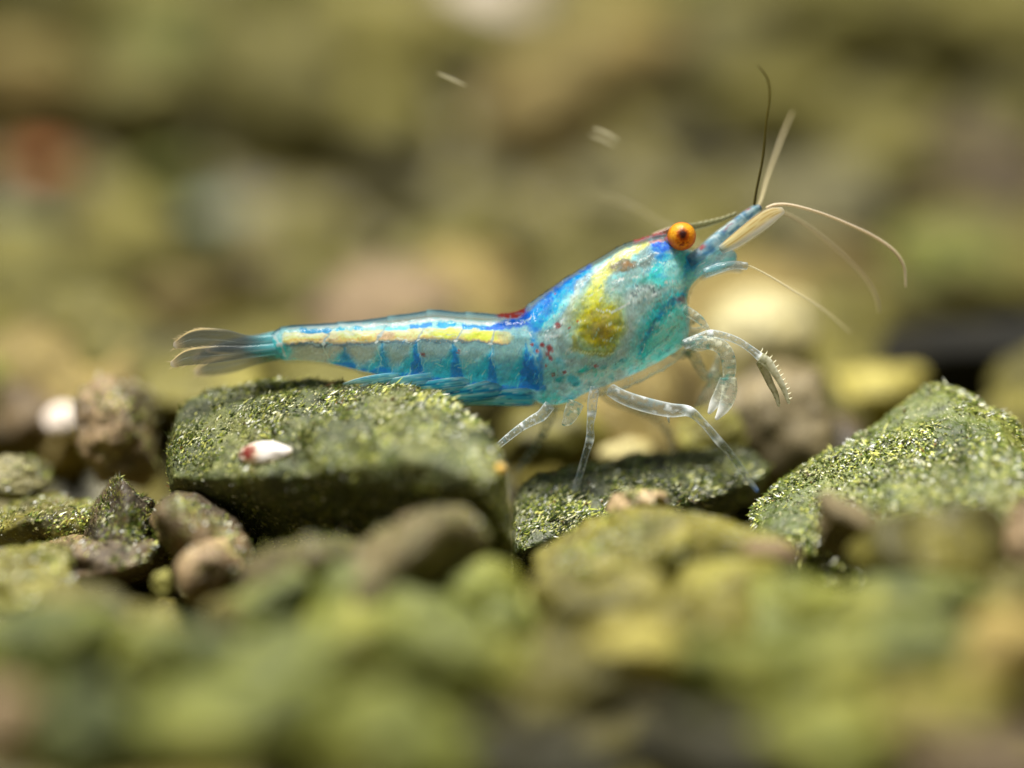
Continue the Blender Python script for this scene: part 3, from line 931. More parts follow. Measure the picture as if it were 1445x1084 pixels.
# cream gut stripe
gx_ = [400, 430, 468, 500, 530, 560, 590, 625, 655, 690, 722]
gy_ = [477, 476.5, 475, 474.5, 474, 473, 471, 470, 472, 475, 478]
W.band(gx_, gy_, 9.0, (222, 198, 146), 0.95, 0.45, 0.97)
W.band([402, 722], [481, 484], 0.1, (180, 140, 90))
W.band(gx_, np.array(gy_) + 6, 5.0, (196, 156, 96), 0.75, 0.8)
W.band(gx_, np.array(gy_) - 3, 3.0, (240, 228, 196), 0.55, 0.8)
for (a, b, cc, s) in [(455, 480, (150, 150, 150), 0.4), (535, 556, (176, 150, 130), 0.8), (562, 596, (206, 186, 150), 0.6), (612, 652, (220, 206, 112), 0.85), (656, 706, (222, 202, 98), 0.9), (706, 722, (170, 170, 130), 0.7)]:
    yy = np.interp((a + b) / 2, gx_, gy_)
    W.blob((a + b) / 2, yy + 1, (b - a) / 2 + 6, 9, cc, s, 0.5)
for x in (466, 541, 597, 652, 697):                     # joints cross the stripe
    yy = np.interp(x, gx_, gy_)
    W.stroke([(x + 5, yy - 12), (x - 1, yy), (x - 6, yy + 10)], 2.4, (128, 146, 152), 0.75)
    W.blob(x - 6, yy + 11, 4, 2.2, (246, 244, 236), 0.9)
# blue dashes under the white line
for (a, b, cc) in [(428, 468, (20, 120, 170)), (478, 486, (60, 150, 190)), (505, 512, (60, 150, 190)), (548, 575, (120, 190, 214)), (582, 608, (16, 116, 186)), (622, 640, (40, 140, 190)), (655, 692, (14, 116, 184)), (690, 722, (4, 92, 190))]:
    W.stroke([(a, np.interp(a, WL_x, WL_y) + 7), (b, np.interp(b, WL_x, WL_y) + 7)], 4.2, cc, 0.95, 0.6)
# the white line itself, broken and bright
p1 = np.stack([fpx / 5.0, np.zeros_like(fpx), np.zeros_like(fpx)], 1)
W.band(WL_x, WL_y, 2.6, (244, 244, 238), 1.0, 0.4, 1.0, mod=np.clip(1.0 + 0.7 * noise(p1, 4), 0, 1))
W.band([392, 440, 500], [463, 462, 460], 2.2, (236, 214, 176), 0.6, 0.6)
# tail peduncle end: cyan
W.stroke([(340, 492), (366, 492), (384, 490), (400, 496)], [9, 14, 20, 16], (92, 182, 190), 0.95, 0.6, 0.7, tex=0.4)
W.stroke([(396, 464), (388, 472), (396, 484), (404, 500)], 2.2, (214, 232, 232), 0.7, 0.7)
W.stroke([(398, 505), (420, 510), (450, 514)], [4, 4, 3], (60, 168, 186), 0.8, 0.7)
W.blob(398, 487, 6, 4, (240, 250, 250), 0.9, 0.5)
# red brown saddle patch at the bend
W.blob(721, 442, 22, 9, (126, 46, 44), 1.0, 0.35, -0.12, 0.98, tex=0.5)
W.blob(717, 438, 10, 4, (176, 96, 90), 0.7, 0.8, tex=0.9)

# ---- carapace
car = np.clip((fpx - 752 - 14 * (vv - 0.3)) / 14, 0, 1)
W.put(car * 0.9, (156, 184, 190), 0.42)
_mp = np.stack([_u * 1.3, _w * 0.7, np.zeros_like(_u)], 1)
_m1, _m2 = fbm(_mp, 401, 4), fbm(_mp + 9, 402, 4)
_low = car * np.clip((fpy - 478 + 0.25 * (fpx - 850)) / 40, 0, 1)
W.put(_low * np.clip(_m1 * 1.8, 0, 0.9), (30, 142, 146), 0.93)
W.put(_low * np.clip(-_m1 * 1.4, 0, 0.7), (164, 206, 202), 0.88)
W.put(car * np.clip(_m2 * 1.2 - 0.1, 0, 0.6), (110, 176, 190), 0.9)
W.put(car * np.clip(-_m2 * 1.3 - 0.25, 0, 0.6), (120, 132, 136), 0.6)
W.stroke([(700, 462), (728, 458), (752, 446), (762, 440)], [6, 10, 16, 16], (0, 88, 184), 1.0, 0.5, 0.97, tex=0.3)
W.blob(757, 452, 17, 26, (0, 104, 196), 0.95, 0.5, 0.2, 0.97)
W.stroke([(760, 452), (782, 430), (806, 404), (832, 384)], [18, 22, 17, 8], (56, 146, 214), 0.95, 0.6, 0.95, tex=0.35)
W.stroke([(766, 466), (786, 446), (804, 420)], [6, 7, 6], (140, 196, 228), 0.8, 0.9, tex=0.5)
W.stroke([(764, 424), (784, 405), (806, 390), (834, 374)], [6, 7, 6, 4], (24, 96, 150), 0.8, 0.8)
W.blob(772, 428, 14, 9, (96, 112, 170), 0.6, 0.8, -0.7)
W.stroke([(772, 482), (792, 462), (802, 440), (812, 408), (836, 384), (880, 356)], [8, 8, 7, 6, 5, 4], (170, 180, 180), 0.85, 0.8, 0.8)
# long pale olive tongue running up behind the eye
W.stroke([(836, 420), (842, 396), (862, 376), (888, 358), (912, 344)], [15, 13, 11, 10, 8], (186, 182, 112), 0.92, 0.6, 0.95, tex=0.3)
W.stroke([(846, 380), (870, 362), (900, 346)], [3, 3, 2], (226, 222, 160), 0.8, 0.9)
# olive gland
W.blob(840, 452, 62, 62, (178, 174, 76), 0.95, 0.85, 0.5, 0.92, tex=0.2)
W.blob(846, 466, 46, 44, (160, 146, 34), 0.95, 0.6, 0.0, 1.0, tex=0.3)
W.blob(848, 472, 26, 24, (140, 114, 16), 0.8, 0.8, tex=0.4)
W.stroke([(808, 478), (812, 496), (830, 500), (856, 499), (866, 490)], 6, (150, 138, 50), 0.8, 0.8)
W.stroke([(805, 496), (830, 500), (864, 498)], 1.4, (234, 226, 180), 0.75, 0.7)
W.stroke([(838, 440), (866, 442), (884, 430)], 1.6, (240, 240, 210), 0.8, 0.7)
W.blob(850, 448, 12, 4, (220, 200, 150), 0.5, 0.9, tex=0.9)
# brown stomach behind the eye
W.blob(878, 378, 26, 13, (92, 80, 56), 0.95, 0.5, -0.25, 0.98, tex=0.4)
W.blob(884, 376, 14, 7, (120, 84, 44), 0.8, 0.8, -0.25)
W.stroke([(905, 380), (917, 366), (932, 360)], 6, (110, 112, 110), 0.8, 0.8)
# head: blues under the eye
W.blob(930, 350, 17, 13, (10, 84, 180), 0.97, 0.5, -0.2, 0.98, tex=0.3)
W.stroke([(925, 392), (945, 378), (968, 376), (985, 386)], [20, 26, 24, 12], (92, 178, 214), 0.95, 0.6, 0.95, tex=0.3)
W.blob(936, 366, 18, 9, (40, 136, 214), 0.95, 0.7)
W.blob(948, 380, 24, 22, (150, 200, 222), 0.9, 0.6, tex=0.25)
W.blob(972, 384, 15, 24, (40, 140, 196), 0.9, 0.7, tex=0.4)
W.blob(950, 400, 24, 9, (140, 206, 204), 0.8, 0.7)
W.blob(918, 400, 26, 12, (104, 190, 184), 0.9, 0.6, tex=0.3)
W.stroke([(890, 396), (912, 392)], [3, 2], (160, 214, 232), 0.9, 0.7)
W.stroke([(975, 395), (1000, 378), (1040, 358)], [16, 17, 16], (118, 180, 204), 0.9, 0.7, 0.6, tex=0.4)
W.stroke([(1010, 366), (1032, 356)], [6, 7], (170, 180, 184), 0.7, 0.8, 0.5)
W.stroke([(968, 370), (990, 358), (1006, 352)], [6, 6, 5], (60, 130, 190), 0.85, 0.7)
# red brow
W.stroke([(902, 338), (920, 332), (940, 326)], [4, 6, 5], (150, 66, 74), 0.95, 0.6, tex=0.5)
W.stroke([(918, 342), (934, 338)], [3, 3], (214, 130, 130), 0.8, 0.7, tex=0.5)
# grey gill area with dots
W.blob(900, 418, 32, 18, (150, 156, 154), 0.9, 0.5, -0.4, 0.85)
# teal gills
W.stroke([(968, 414), (944, 430), (926, 452), (908, 478), (900, 504)], [14, 24, 26, 18, 10], (40, 164, 172), 0.85, 0.8, 0.8, tex=1.1)
W.stroke([(960, 440), (948, 470), (934, 496), (914, 516)], [16, 28, 30, 20], (120, 212, 202), 0.85, 0.8, 0.75, tex=0.9)
W.stroke([(962, 418), (936, 436), (918, 462), (906, 484), (898, 500)], [8, 9, 5, 6, 3], (0, 112, 148), 0.8, 0.8, 0.9, tex=1.2)
for (a, b, c_, d_) in [(930, 460, 912, 476), (940, 474, 920, 492), (950, 462, 934, 482), (926, 486, 904, 508), (946, 488, 926, 504)]:
    W.stroke([(a, b), (c_, d_)], 2.4, (10, 128, 146), 0.7, 0.8)
    W.stroke([(a + 6, b + 2), (c_ + 7, d_ + 1)], 2.0, (176, 232, 222), 0.55, 0.9)
W.blob(958, 424, 11, 9, (116, 84, 96), 0.8, 0.7, tex=0.5)
# pale lower margin and green mottling
W.stroke([(980, 492), (944, 512), (905, 532), (870, 546)], [13, 11, 10, 8], (150, 156, 154), 0.85, 0.6, 0.42)
W.stroke([(888, 440), (886, 470), (872, 504), (840, 518), (800, 510)], [10, 12, 12, 11, 9], (160, 164, 166), 0.75, 0.9, 0.85)
rg = random.Random(3)
for i in range(70):
    x, yv = rg.uniform(770, 935), rg.uniform(505, 582)
    W.blob(x, yv, rg.uniform(4, 9), rg.uniform(2, 5), rg.choice([(20, 140, 140), (70, 176, 166), (130, 196, 186), (10, 112, 128), (160, 180, 176)]), rg.uniform(0.5, 0.9), 0.7, rg.uniform(-0.9, 0.2))
W.stroke([(766, 560), (800, 574), (830, 566)], [14, 12, 8], (84, 172, 164), 0.7, 0.8, tex=0.5)
W.stroke([(752, 480), (760, 510), (764, 548)], [8, 9, 9], (20, 124, 186), 0.8, 0.8, tex=0.4)
W.blob(776, 520, 12, 22, (120, 176, 178), 0.7, 0.8)
# red spots
for (x, yv, r) in [(764, 489, 5), (774, 493, 6), (775, 507, 5), (785, 461, 5), (795, 525, 4), (779, 527, 3), (771, 501, 4), (757, 497, 3), (750, 486, 3), (839, 518, 3.5), (768, 516, 3), (598, 501, 4), (648, 498, 3.5), (812, 455, 2.5), (800, 466, 2.5), (780, 415, 2.5)]:
    W.blob(x, yv, r, r * 0.85, (150, 44, 44), 0.95, 0.5)
# small dark flecks, and white glints painted into the clear tissue
for i in range(60):
    x, yv = rg.uniform(885, 930), rg.uniform(404, 432)
    W.blob(x, yv, 2.6, 2.0, rg.choice([(90, 96, 100), (70, 74, 84), (208, 212, 208)]), 0.6, 0.6)
GLINTS = [(840, 384, 872, 364), (872, 364, 905, 348), (898, 376, 916, 362), (916, 362, 928, 360), (912, 384, 926, 374), (926, 374, 944, 372), (860, 402, 884, 398),
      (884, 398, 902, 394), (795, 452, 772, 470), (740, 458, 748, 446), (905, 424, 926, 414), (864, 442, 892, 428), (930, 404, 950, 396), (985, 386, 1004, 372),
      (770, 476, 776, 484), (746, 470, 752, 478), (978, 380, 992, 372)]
for a, b, c_, d_ in GLINTS:  # each a thin white glint laid into the colour
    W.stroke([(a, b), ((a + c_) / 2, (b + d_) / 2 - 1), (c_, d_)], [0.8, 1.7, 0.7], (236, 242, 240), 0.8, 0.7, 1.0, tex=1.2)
W.stroke([(985, 494), (947, 515), (905, 537), (880, 547)], [1.5, 1.5, 1.5, 1.2], (236, 236, 226), 0.7, 0.7, 0.9)
for i in range(90):  # short random strokes, mostly painted pale glints
    x = rg.uniform(760, 975)
    yv = rg.uniform(370, 570)
    an = rg.uniform(-1.2, -0.2)
    l = rg.uniform(2, 7)
    W.stroke([(x - l * math.cos(an), yv - l * math.sin(an)), (x + l * math.cos(an), yv + l * math.sin(an))], rg.uniform(0.8, 1.5), rg.choice([(230, 240, 238), (200, 226, 224), (20, 110, 130), (236, 236, 220)]), rg.uniform(0.25, 0.6), 0.8)
for i in range(170):                                   # fine fibres of the muscle, slanting along each segment
    k = rg.randrange(6)
    (ax_, ay_), x0, x1, yb = TRI[k]
    x = rg.uniform(x0 - 8, x1 + 6)
    yv = rg.uniform(ay_ - 2, yb)
    l = rg.uniform(4, 12)
    W.stroke([(x, yv), (x - l * 0.55, yv + l)], rg.uniform(0.6, 1.1), rg.choice([(196, 226, 230), (120, 190, 204), (20, 110, 160), (60, 120, 140)]), rg.uniform(0.3, 0.65), 0.6)
for x0 in (466, 541, 597, 652, 697):                    # thin bright joint lines
    W.stroke([(x0 - 6, 486), (x0 - 2, 500), (x0 + 2, 520)], [0.9, 1.1, 0.7], (206, 232, 236), 0.55, 0.6)
for i in range(110):                                   # threads and painted glints on the abdomen
    x = rg.uniform(420, 750)
    yv = np.interp(x, top[:, 0], top[:, 1]) + rg.uniform(8, 85)
    l = rg.uniform(2, 8)
    W.stroke([(x - l, yv - rg.uniform(-1, 1.5)), (x + l, yv)], rg.uniform(0.7, 1.3), rg.choice([(220, 236, 236), (150, 200, 204), (20, 110, 150)]), rg.uniform(0.2, 0.5), 0.8)
W.grain(0.16, 2.0, 2.0, 1)
_rd = 1 - 2.2 * np.abs(noise(np.stack([_u * 1.2 + 0.8 * _m1, _w * 1.3 + 0.8 * _m2, np.zeros_like(_u)], 1), 77))
W.c = np.clip(W.c * (1 + 0.20 * np.clip(_rd, -1, 1) * (0.35 + 0.65 * car))[:, None], 0, 1)
W.a = np.clip(W.a + 0.08 * np.clip(_rd, -1, 1) * car, 0, 1)
_l = (W.c * np.array([0.25, 0.6, 0.15])).sum(1)[:, None]
W.c = np.clip((_l + 1.25 * (W.c - _l)) * 1.7, 0.004, 0.94)
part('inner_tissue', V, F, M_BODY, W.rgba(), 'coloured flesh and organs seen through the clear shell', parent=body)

# ---- generic lofted limb: centre line in (px, py, depth), half width in px, half thickness in mm
def limb(line, hw, ht, n=120, m=18, twist=0.0):
    line = np.asarray(line, float)
    c = spline(np.column_stack([line, np.broadcast_to(hw, len(line)), np.broadcast_to(ht, len(line))]), n)
    t = np.gradient(c[:, :2], axis=0)
    t /= np.linalg.norm(t, axis=1)[:, None] + 1e-9
    nn = np.stack([t[:, 1], -t[:, 0]], 1)
    e = np.clip(np.minimum(np.arange(n) / 2.5, (n - 1 - np.arange(n)) / 2.5), 0, 1) ** 0.5
    a = np.linspace(0, 2 * math.pi, m, endpoint=False)
    w = (c[:, 3] * e)[:, None] * np.cos(a)
    h = (c[:, 4] * e)[:, None] * np.sin(a)
    ct_, sn = math.cos(twist), math.sin(twist)
    off = w * ct_ - h / K * sn
    dep = w * K * sn + h * ct_
    X = c[:, None, 0] + nn[:, None, 0] * off
    Y_ = c[:, None, 1] + nn[:, None, 1] * off
    D_ = c[:, None, 2] + dep
    i = np.arange(n * m).reshape(n, m)
    j = np.roll(i, -1, 1)
    F_ = np.stack([i[:-1], i[1:], j[1:], j[:-1]], -1).reshape(-1, 4)
    caps = [list(map(int, i[0][::-1])), list(map(int, i[-1]))]
    u = np.repeat(np.linspace(0, 1, n), m)
    s = np.tile(np.cos(a), n)                            # -1..1 across the width
    return X.ravel(), Y_.ravel(), D_.ravel(), F_.tolist() + caps, u, s

def add_limb(name, line, hw, ht, paint, n=120, m=18, mat=None, twist=0.0, label=None, parent=None, base=(170, 178, 180), alpha=0.5, warp=1.5, seed=3):
    X, Y_, D_, F_, u, s = limb(line, hw, ht, n, m, twist)
    w = Paint(X, Y_, base, alpha, warp, seed)
    paint(w, u, s)
    return part(name, Q(X, Y_, D_), F_, mat or M_LIMB, w.rgba(), label, parent)

def sm(x, a, b):
    t = np.clip((x - a) / (b - a), 0, 1)
    return t * t * (3 - 2 * t)

# ---- swimmerets: soft blades swept back under the abdomen, both sides
SW = [((760, 564), (706, 565), (636, 573)), ((716, 549), (664, 557), (590, 566)), ((670, 540), (616, 546), (548, 551)), ((618, 535), (566, 542), (508, 546)), ((570, 531), (526, 538), (486, 543))]
for k, (a, b, c_) in enumerate(SW):
    for side in (-1, 1):
        def pt(w, u, s, k=k):
            p = np.stack([u * 1.6, s * 4 + k * 3 + u * 1.5, np.zeros_like(u)], 1)
            g = fbm(p, 30 + k, 3)
            w.put(np.full_like(u, 1.0), (84, 200, 218), 0.75)
            w.put(np.clip(g * 1.8, 0, 0.85), (10, 128, 184), 0.9)
            w.put(np.clip(-g * 1.6, 0, 0.85), (140, 206, 198), 0.75)
            st = np.clip(np.sin(s * 19 + g * 3 + u * 5) * 4 - 2.9, 0, 1)
            w.put(st * 0.7, (206, 238, 228), 0.85)
            st = np.clip(np.sin(s * 15 - g * 3 + u * 3 + 2) * 4 - 2.9, 0, 1)
            w.put(st * 0.7, (0, 92, 136), 0.9)
            w.put(sm(u, 0.70, 1.0) * 0.7, (140, 150, 146), 0.4)
            if k > 2:
                w.put(np.full_like(u, 0.4), (120, 170, 180), 0.3)
            w.a *= (1 - sm(s, 0.15, 0.7)) * sm(u, 0.0, 0.12)
            w.put(np.clip((np.abs(s) - 0.93) * 14, 0, 1) * sm(u, 0.35, 0.6) * (s < 0) * 0.8, (240, 240, 232), 0.9)
        add_limb('swimmeret', [(a[0], a[1], side * 0.55), ((a[0] + b[0]) / 2 + 2, (a[1] + b[1]) / 2, side * (0.62 + 0.06 * k)), (b[0], b[1], side * (0.62 + 0.07 * k)), ((b[0] + c_[0]) / 2, (b[1] + c_[1]) / 2 - 1, side * (0.55 + 0.07 * k)), (c_[0], c_[1], side * 0.5)],
                 [16, 17, 14, 8, 2] if k < 2 else ([10, 11, 10, 6, 2] if k < 4 else [5, 8, 8, 5, 2]), [0.10, 0.09, 0.07, 0.05, 0.03], pt, n=200, m=44, mat=M_BODY, twist=-0.12 * side, seed=5 + k)

# ---- tail fan
def tail_paint(edge, dark=(76, 86, 92)):
    def f(w, u, s):
        w.put(np.ones_like(u), dark, 0.4)
        g = fbm(np.stack([u * 3, s * 6, np.zeros_like(u)], 1), 61, 3)
        w.put(np.clip(g, 0, 0.5), (128, 136, 134), 0.55)
        w.put(sm(1 - u, 0.6, 0.95) * 0.9, (110, 194, 204), 0.65)
        w.put(np.clip((np.abs(s) - 0.74) * 7, 0, 1) * 0.9 * (s * edge > 0) * sm(u, 0.45, 0.8), (240, 216, 156), 0.9)
        w.put(np.clip((np.abs(s) - 0.9) * 10, 0, 1) * 0.5, (150, 150, 130), 0.8)
        st = np.clip(1 - np.abs(s + 0.1 - 0.2 * np.sin(u * 3)) * 11, 0, 1)
        w.put(st * 0.55, (176, 184, 176), 0.85)
        w.put(sm(u, 0.86, 1.0) * 0.8, (222, 200, 160), 0.6)
        w.put(sm(u, 0.95, 1.0) * 0.8, (222, 216, 216), 0.5)
    return f
add_limb('telson', [(404, 480, 0), (370, 485, 0), (330, 490, 0), (290, 494, 0)], [16, 14, 10, 3], [0.3, 0.2, 0.12, 0.05], tail_paint(1, (92, 104, 106)), n=140, m=40)
for line, hw, e_ in (
        ([(402, 480, -0.15), (356, 484, -0.4), (316, 479, -0.6), (280, 479, -0.7), (250, 489, -0.7)], [10, 10, 14, 13, 4], -1),
        ([(400, 491, -0.2), (352, 497, -0.5), (306, 501, -0.7), (272, 505, -0.8), (247, 516, -0.8)], [9, 9, 12, 11, 4], -1),
        ([(402, 496, 0.15), (362, 505, 0.4), (326, 513, 0.6), (292, 519, 0.8), (268, 526, 0.9)], [9, 9, 12, 11, 4], -1),
        ([(400, 480, 0.15), (356, 480, 0.5), (316, 488, 0.9), (288, 497, 1.1), (264, 508, 1.2)], [9, 8, 9, 8, 3], 1)):
    up = add_limb('uropod', line, hw, [0.2, 0.12, 0.07, 0.05, 0.03], tail_paint(e_), n=150, m=48)
    q = spline(np.column_stack([line, hw]), 40)
    tv, tf = [], []
    rs_ = np.random.RandomState(int(line[0][1]))
    for k in range(46):                                 # hair fringe round the tip
        t_ = rs_.uniform(0.62, 1.0)
        p_ = np.array([np.interp(t_, np.linspace(0, 1, 40), q[:, c]) for c in range(4)])
        sg = rs_.choice([-1, 1])
        dx, dy = -1.0, 0.25 + sg * (1.3 - t_)
        st0 = np.array([p_[0], p_[1] + sg * p_[3] * 0.9])
        ln = rs_.uniform(5, 11)
        en = st0 + ln * np.array([dx, dy]) / math.hypot(dx, dy)
        b0 = len(tv)
        tv += [(st0[0], st0[1] - 0.45, p_[2]), (st0[0], st0[1] + 0.45, p_[2]), (en[0], en[1], p_[2] + rs_.uniform(-0.1, 0.1)), (st0[0], st0[1], p_[2] + 0.02)]
        tf += [(b0, b0 + 1, b0 + 2), (b0 + 1, b0 + 3, b0 + 2), (b0 + 3, b0, b0 + 2), (b0, b0 + 3, b0 + 1)]
    tv = np.array(tv)
    hair = mesh_obj('fringe', Q(tv[:, 0], tv[:, 1], tv[:, 2]), tf, M_LIMB, origin=BASE, parent=up, smooth=False, col=np.column_stack([np.tile(lin((226, 208, 170)), (len(tv), 1)), np.full(len(tv), 0.45)]))
    hair['kind'] = 'stuff'

# ---- rostrum, antennules, antennal scales
def ros(w, u, s):
    w.put(np.ones_like(u), (112, 116, 84), 0.5)
    w.put(sm(1 - u, 0.6, 1) * 0.9, (150, 80, 84), 0.9)
    w.put(np.clip((np.abs(s) - 0.7) * 5, 0, 1) * 0.7, (200, 196, 160), 0.7)
add_limb('rostrum', [(920, 336, 0), (950, 324, 0), (985, 319, 0), (1016, 311, 0), (1040, 301, 0)], [6, 5.5, 5, 3, 0.8], [0.2, 0.14, 0.1, 0.06, 0.02], ros, n=120, m=20, label='clear saw-like beak above the eyes')
for k in range(7):
    x = 985 + k * 8
    yv = np.interp(x, [985, 1016, 1040], [316, 309, 300])
    add_limb('rostrum_tooth', [(x, yv + 1, 0), (x + 3, yv - 2, 0), (x + 7, yv - 3.5, 0)], [2, 1.3, 0.3], [0.04, 0.03, 0.01], lambda w, u, s: w.put(np.ones_like(u), (190, 186, 150), 0.7), n=12, m=8)

def antennule(w, u, s):
    w.put(np.ones_like(u), (132, 176, 192), 0.55)
    w.put(np.clip(-s - 0.2, 0, 1), (150, 186, 194), 0.5)
    g = fbm(np.stack([u * 14, s * 2, np.zeros_like(u)], 1), 81, 3)
    w.put(np.clip(g, 0, 0.7), (50, 106, 160), 0.7)
    w.put(np.clip(-g, 0, 0.8), (206, 222, 226), 0.7)
    for a, b in ((0.05, 0.3), (0.48, 0.72), (0.80, 0.93)):
        w.put(sm(u, a, a + 0.08) * (1 - sm(u, b - 0.08, b)) * np.clip((s - 0.15) * 2.5, 0, 1) * np.clip(0.8 + 1.2 * g, 0, 1), (150, 70, 70), 0.9)
    for a in (0.40, 0.77):
        w.put(np.exp(-((u - a) / 0.012) ** 2) * 0.6, (190, 204, 210), 0.85)
    w.put(sm(u, 0.95, 1), (60, 66, 100), 0.95)
for side in (-1, 1):
    o = 0 if side < 0 else -3
    add_limb('antennule', [(968, 372, side * 0.45), (992, 356, side * 0.5), (1012, 339, side * 0.45), (1034, 321, side * 0.4), (1054, 304, side * 0.4), (1072, 293 + o, side * 0.38)],
             [9, 9, 9.5, 8.5, 7, 4.5], [0.26, 0.25, 0.24, 0.22, 0.18, 0.12], antennule, n=160, m=24, mat=M_BODY)
    def scale_p(w, u, s):
        w.put(np.ones_like(u), (240, 224, 168), 0.85)
        st = np.sin(s * 16 + 2 * np.sin(u * 5))
        w.put(np.clip(st * 2 - 0.8, 0, 1) * 0.7, (196, 158, 80), 0.9)
        w.put(np.clip((-s - 0.15) * 2.2, 0, 1), (244, 244, 244), 0.88)
        w.put(np.clip((s - 0.82) * 8, 0, 1) * 0.9, (96, 80, 50), 0.9)
        w.put(sm(u, 0.9, 1.0) * 0.6, (230, 230, 220), 0.5)
        w.put(sm(1 - u, 0.86, 1.0) * 0.8, (150, 170, 176), 0.7)
    add_limb('antennal_scale', [(1012, 356, side * 0.75), (1034, 342, side * 0.85), (1060, 323, side * 0.9), (1082, 308, side * 0.9), (1101, 300, side * 0.88)],
             [6, 10, 12, 11, 4], [0.12, 0.12, 0.1, 0.08, 0.04], scale_p, n=160, m=40, mat=M_BODY)
    def basep(w, u, s):
        w.put(np.ones_like(u), (150, 166, 172), 0.3)
        w.put(1 - sm(u, 0.2, 0.7), (150, 200, 214), 0.25)
        w.put(np.clip((np.abs(s) - 0.75) * 5, 0, 1) * 0.8, (220, 228, 230), 0.55)
        g = noise(np.stack([u * 9, s * 3, np.zeros_like(u)], 1), 5)
        w.put(np.clip(g * 2 - 0.9, 0, 1), (250, 250, 248), 1)  # white glints painted in patches
    add_limb('antenna_base', [(990, 388, side * 0.5), (1012, 380, side * 0.6), (1032, 376, side * 0.65), (1052, 378, side * 0.7)], [7, 7, 6, 5], [0.25, 0.24, 0.22, 0.16], basep, n=90, m=22)

def feeler(line, r, color, alpha, name='antenna', label=None, rings=True):
    def f(w, u, s):
        w.put(np.ones_like(u), color, alpha)
        if rings:
            w.put(np.clip(np.sin(u * 260) - 0.3, 0, 1) * 0.8 * (1 - 0.5 * u), (236, 226, 190), alpha * 1.2)
    add_limb(name, line, [r, r * 0.95, r * 0.9] + [r * 0.8] * (len(line) - 4) + [r * 0.4], [q * K for q in [r, r * 0.95, r * 0.9] + [r * 0.8] * (len(line) - 4) + [r * 0.4]], f, n=400, m=8, label=label, warp=0.1)
feeler([(1062, 292, -0.4), (1065, 270, -0.5), (1073, 226, -0.6), (1079, 176, -0.4), (1086, 137, 0), (1085, 110, 0.3), (1073, 88, 0.6)], 2.0, (74, 66, 22), 0.75, rings=False, label='dark thread of the upright feeler')
feeler([(1072, 290, 0.4), (1078, 278, 0.6), (1092, 242, 1.4), (1112, 195, 2.2), (1122, 172, 2.5), (1137, 140, 2.8)], 2.0, (226, 214, 176), 0.6)
feeler([(1078, 296, -0.4), (1092, 291, -0.5), (1115, 292, -0.5), (1154, 302, -0.4), (1193, 316, -0.2), (1232, 333, 0), (1263, 354, 0.1), (1278, 377, 0.2), (1281, 406, 0.3)], 2.3, (232, 216, 192), 0.9, label='long pale feeler curving forward and down')
feeler([(1080, 297, 0.4), (1108, 297, 0.7), (1154, 319, 1.2), (1205, 358, 1.6), (1239, 393, 1.8), (1253, 420, 1.8), (1256, 440, 1.8)], 2.2, (196, 182, 150), 0.65)
feeler([(1050, 377, -0.7), (1058, 380, -0.9), (1078, 394, -1.5), (1105, 415, -2.2), (1140, 442, -3.0), (1170, 474, -3.8)], 1.5, (206, 196, 160), 0.45)
feeler([(1050, 377, 0.7), (1030, 362, 2.5), (985, 320, 4.0), (950, 298, 4.6), (900, 266, 5.4), (850, 246, 6.4)], 2.0, (200, 190, 150), 0.4)

# ---- eyes
def eye(side):
    c = np.array([959, 336, side * 0.72])
    bm_v, bm_f = ico(6)
    r = 0.59
    v = Q(c[0], c[1], c[2]) + bm_v * r * (1 + 0.012 * fbm(bm_v * 9, 5, 2))[:, None]
    lx, lu, lf = bm_v @ RIGHT, bm_v @ UP, (bm_v @ FWD) * side
    g = fbm(bm_v * 6, 12, 3)
    gf = fbm(bm_v * 22, 13, 2)
    d = np.hypot(lx + 0.02, lu - 0.02) + 0.05 * g
    front = lf > -0.2
    col = np.tile(lin((255, 196, 48)), (len(v), 1))
    def put(k, cc):
        k = np.clip(k, 0, 1)[:, None]
        col[:] = col * (1 - k) + lin(cc) * k
    put(np.clip(gf * 0.9, 0, 0.6), (196, 92, 2))
    put(np.clip(-gf * 0.8, 0, 0.5), (255, 186, 40))
    put(np.exp(-((np.hypot(lx, lu + 0.5) - 0.1) / 0.3) ** 2) * (0.5 + g), (160, 76, 0))
    put(sm(d, 0.80, 1.0) * 0.7, (214, 112, 10))
    put(np.where(front, 1 - sm(d, 0.34, 0.56), 0) * 0.85, (176, 72, 0))
    put(np.where(front, 1 - sm(d, 0.17, 0.40), 0), (56, 12, 2))
    put((~front).astype(float), (120, 60, 20))
    put(sm(lu, 0.75, 1.0) * 0.6, (190, 90, 60))
    e = mesh_obj('eye', v, bm_f, M_EYE, origin=BASE, parent=shrimp, col=col)
    e['label'] = 'round orange eye with a dark centre'
    add_limb('eyestalk', [(940, 348, side * 0.35), (950, 342, side * 0.5), (957, 338, side * 0.66)], [11, 11, 9], [0.3, 0.3, 0.26],
             lambda w, u, s: (w.put(np.ones_like(u), (40, 110, 180), 0.95), w.put(np.clip(s, 0, 1), (170, 90, 90), 0.95)), n=30, m=20, mat=M_BODY, parent=e)
eye(-1)
eye(1)

# ---- walking legs
def clear(w, u, s, joints=(), tip=None):
    w.put(np.ones_like(u), (160, 172, 176), 0.18)
    w.put(np.clip((np.abs(s) - 0.70) * 4, 0, 1) * 0.85, (230, 238, 240), 0.62)
    g = fbm(np.stack([u * 22, s * 2, np.zeros_like(u)], 1), 91, 3)
    w.put(np.clip(g * 1.8 - 0.75, 0, 0.8), (236, 242, 244), 0.7)
    w.put(np.clip(-g * 1.4 - 0.6, 0, 0.5), (110, 160, 176), 0.6)
    for j in joints:
        w.put(np.exp(-((u - j) / 0.022) ** 2) * 0.95, (246, 250, 252), 0.97)
    if tip:
        w.put(sm(u, 0.94, 1) * 0.9, tip, 0.95)

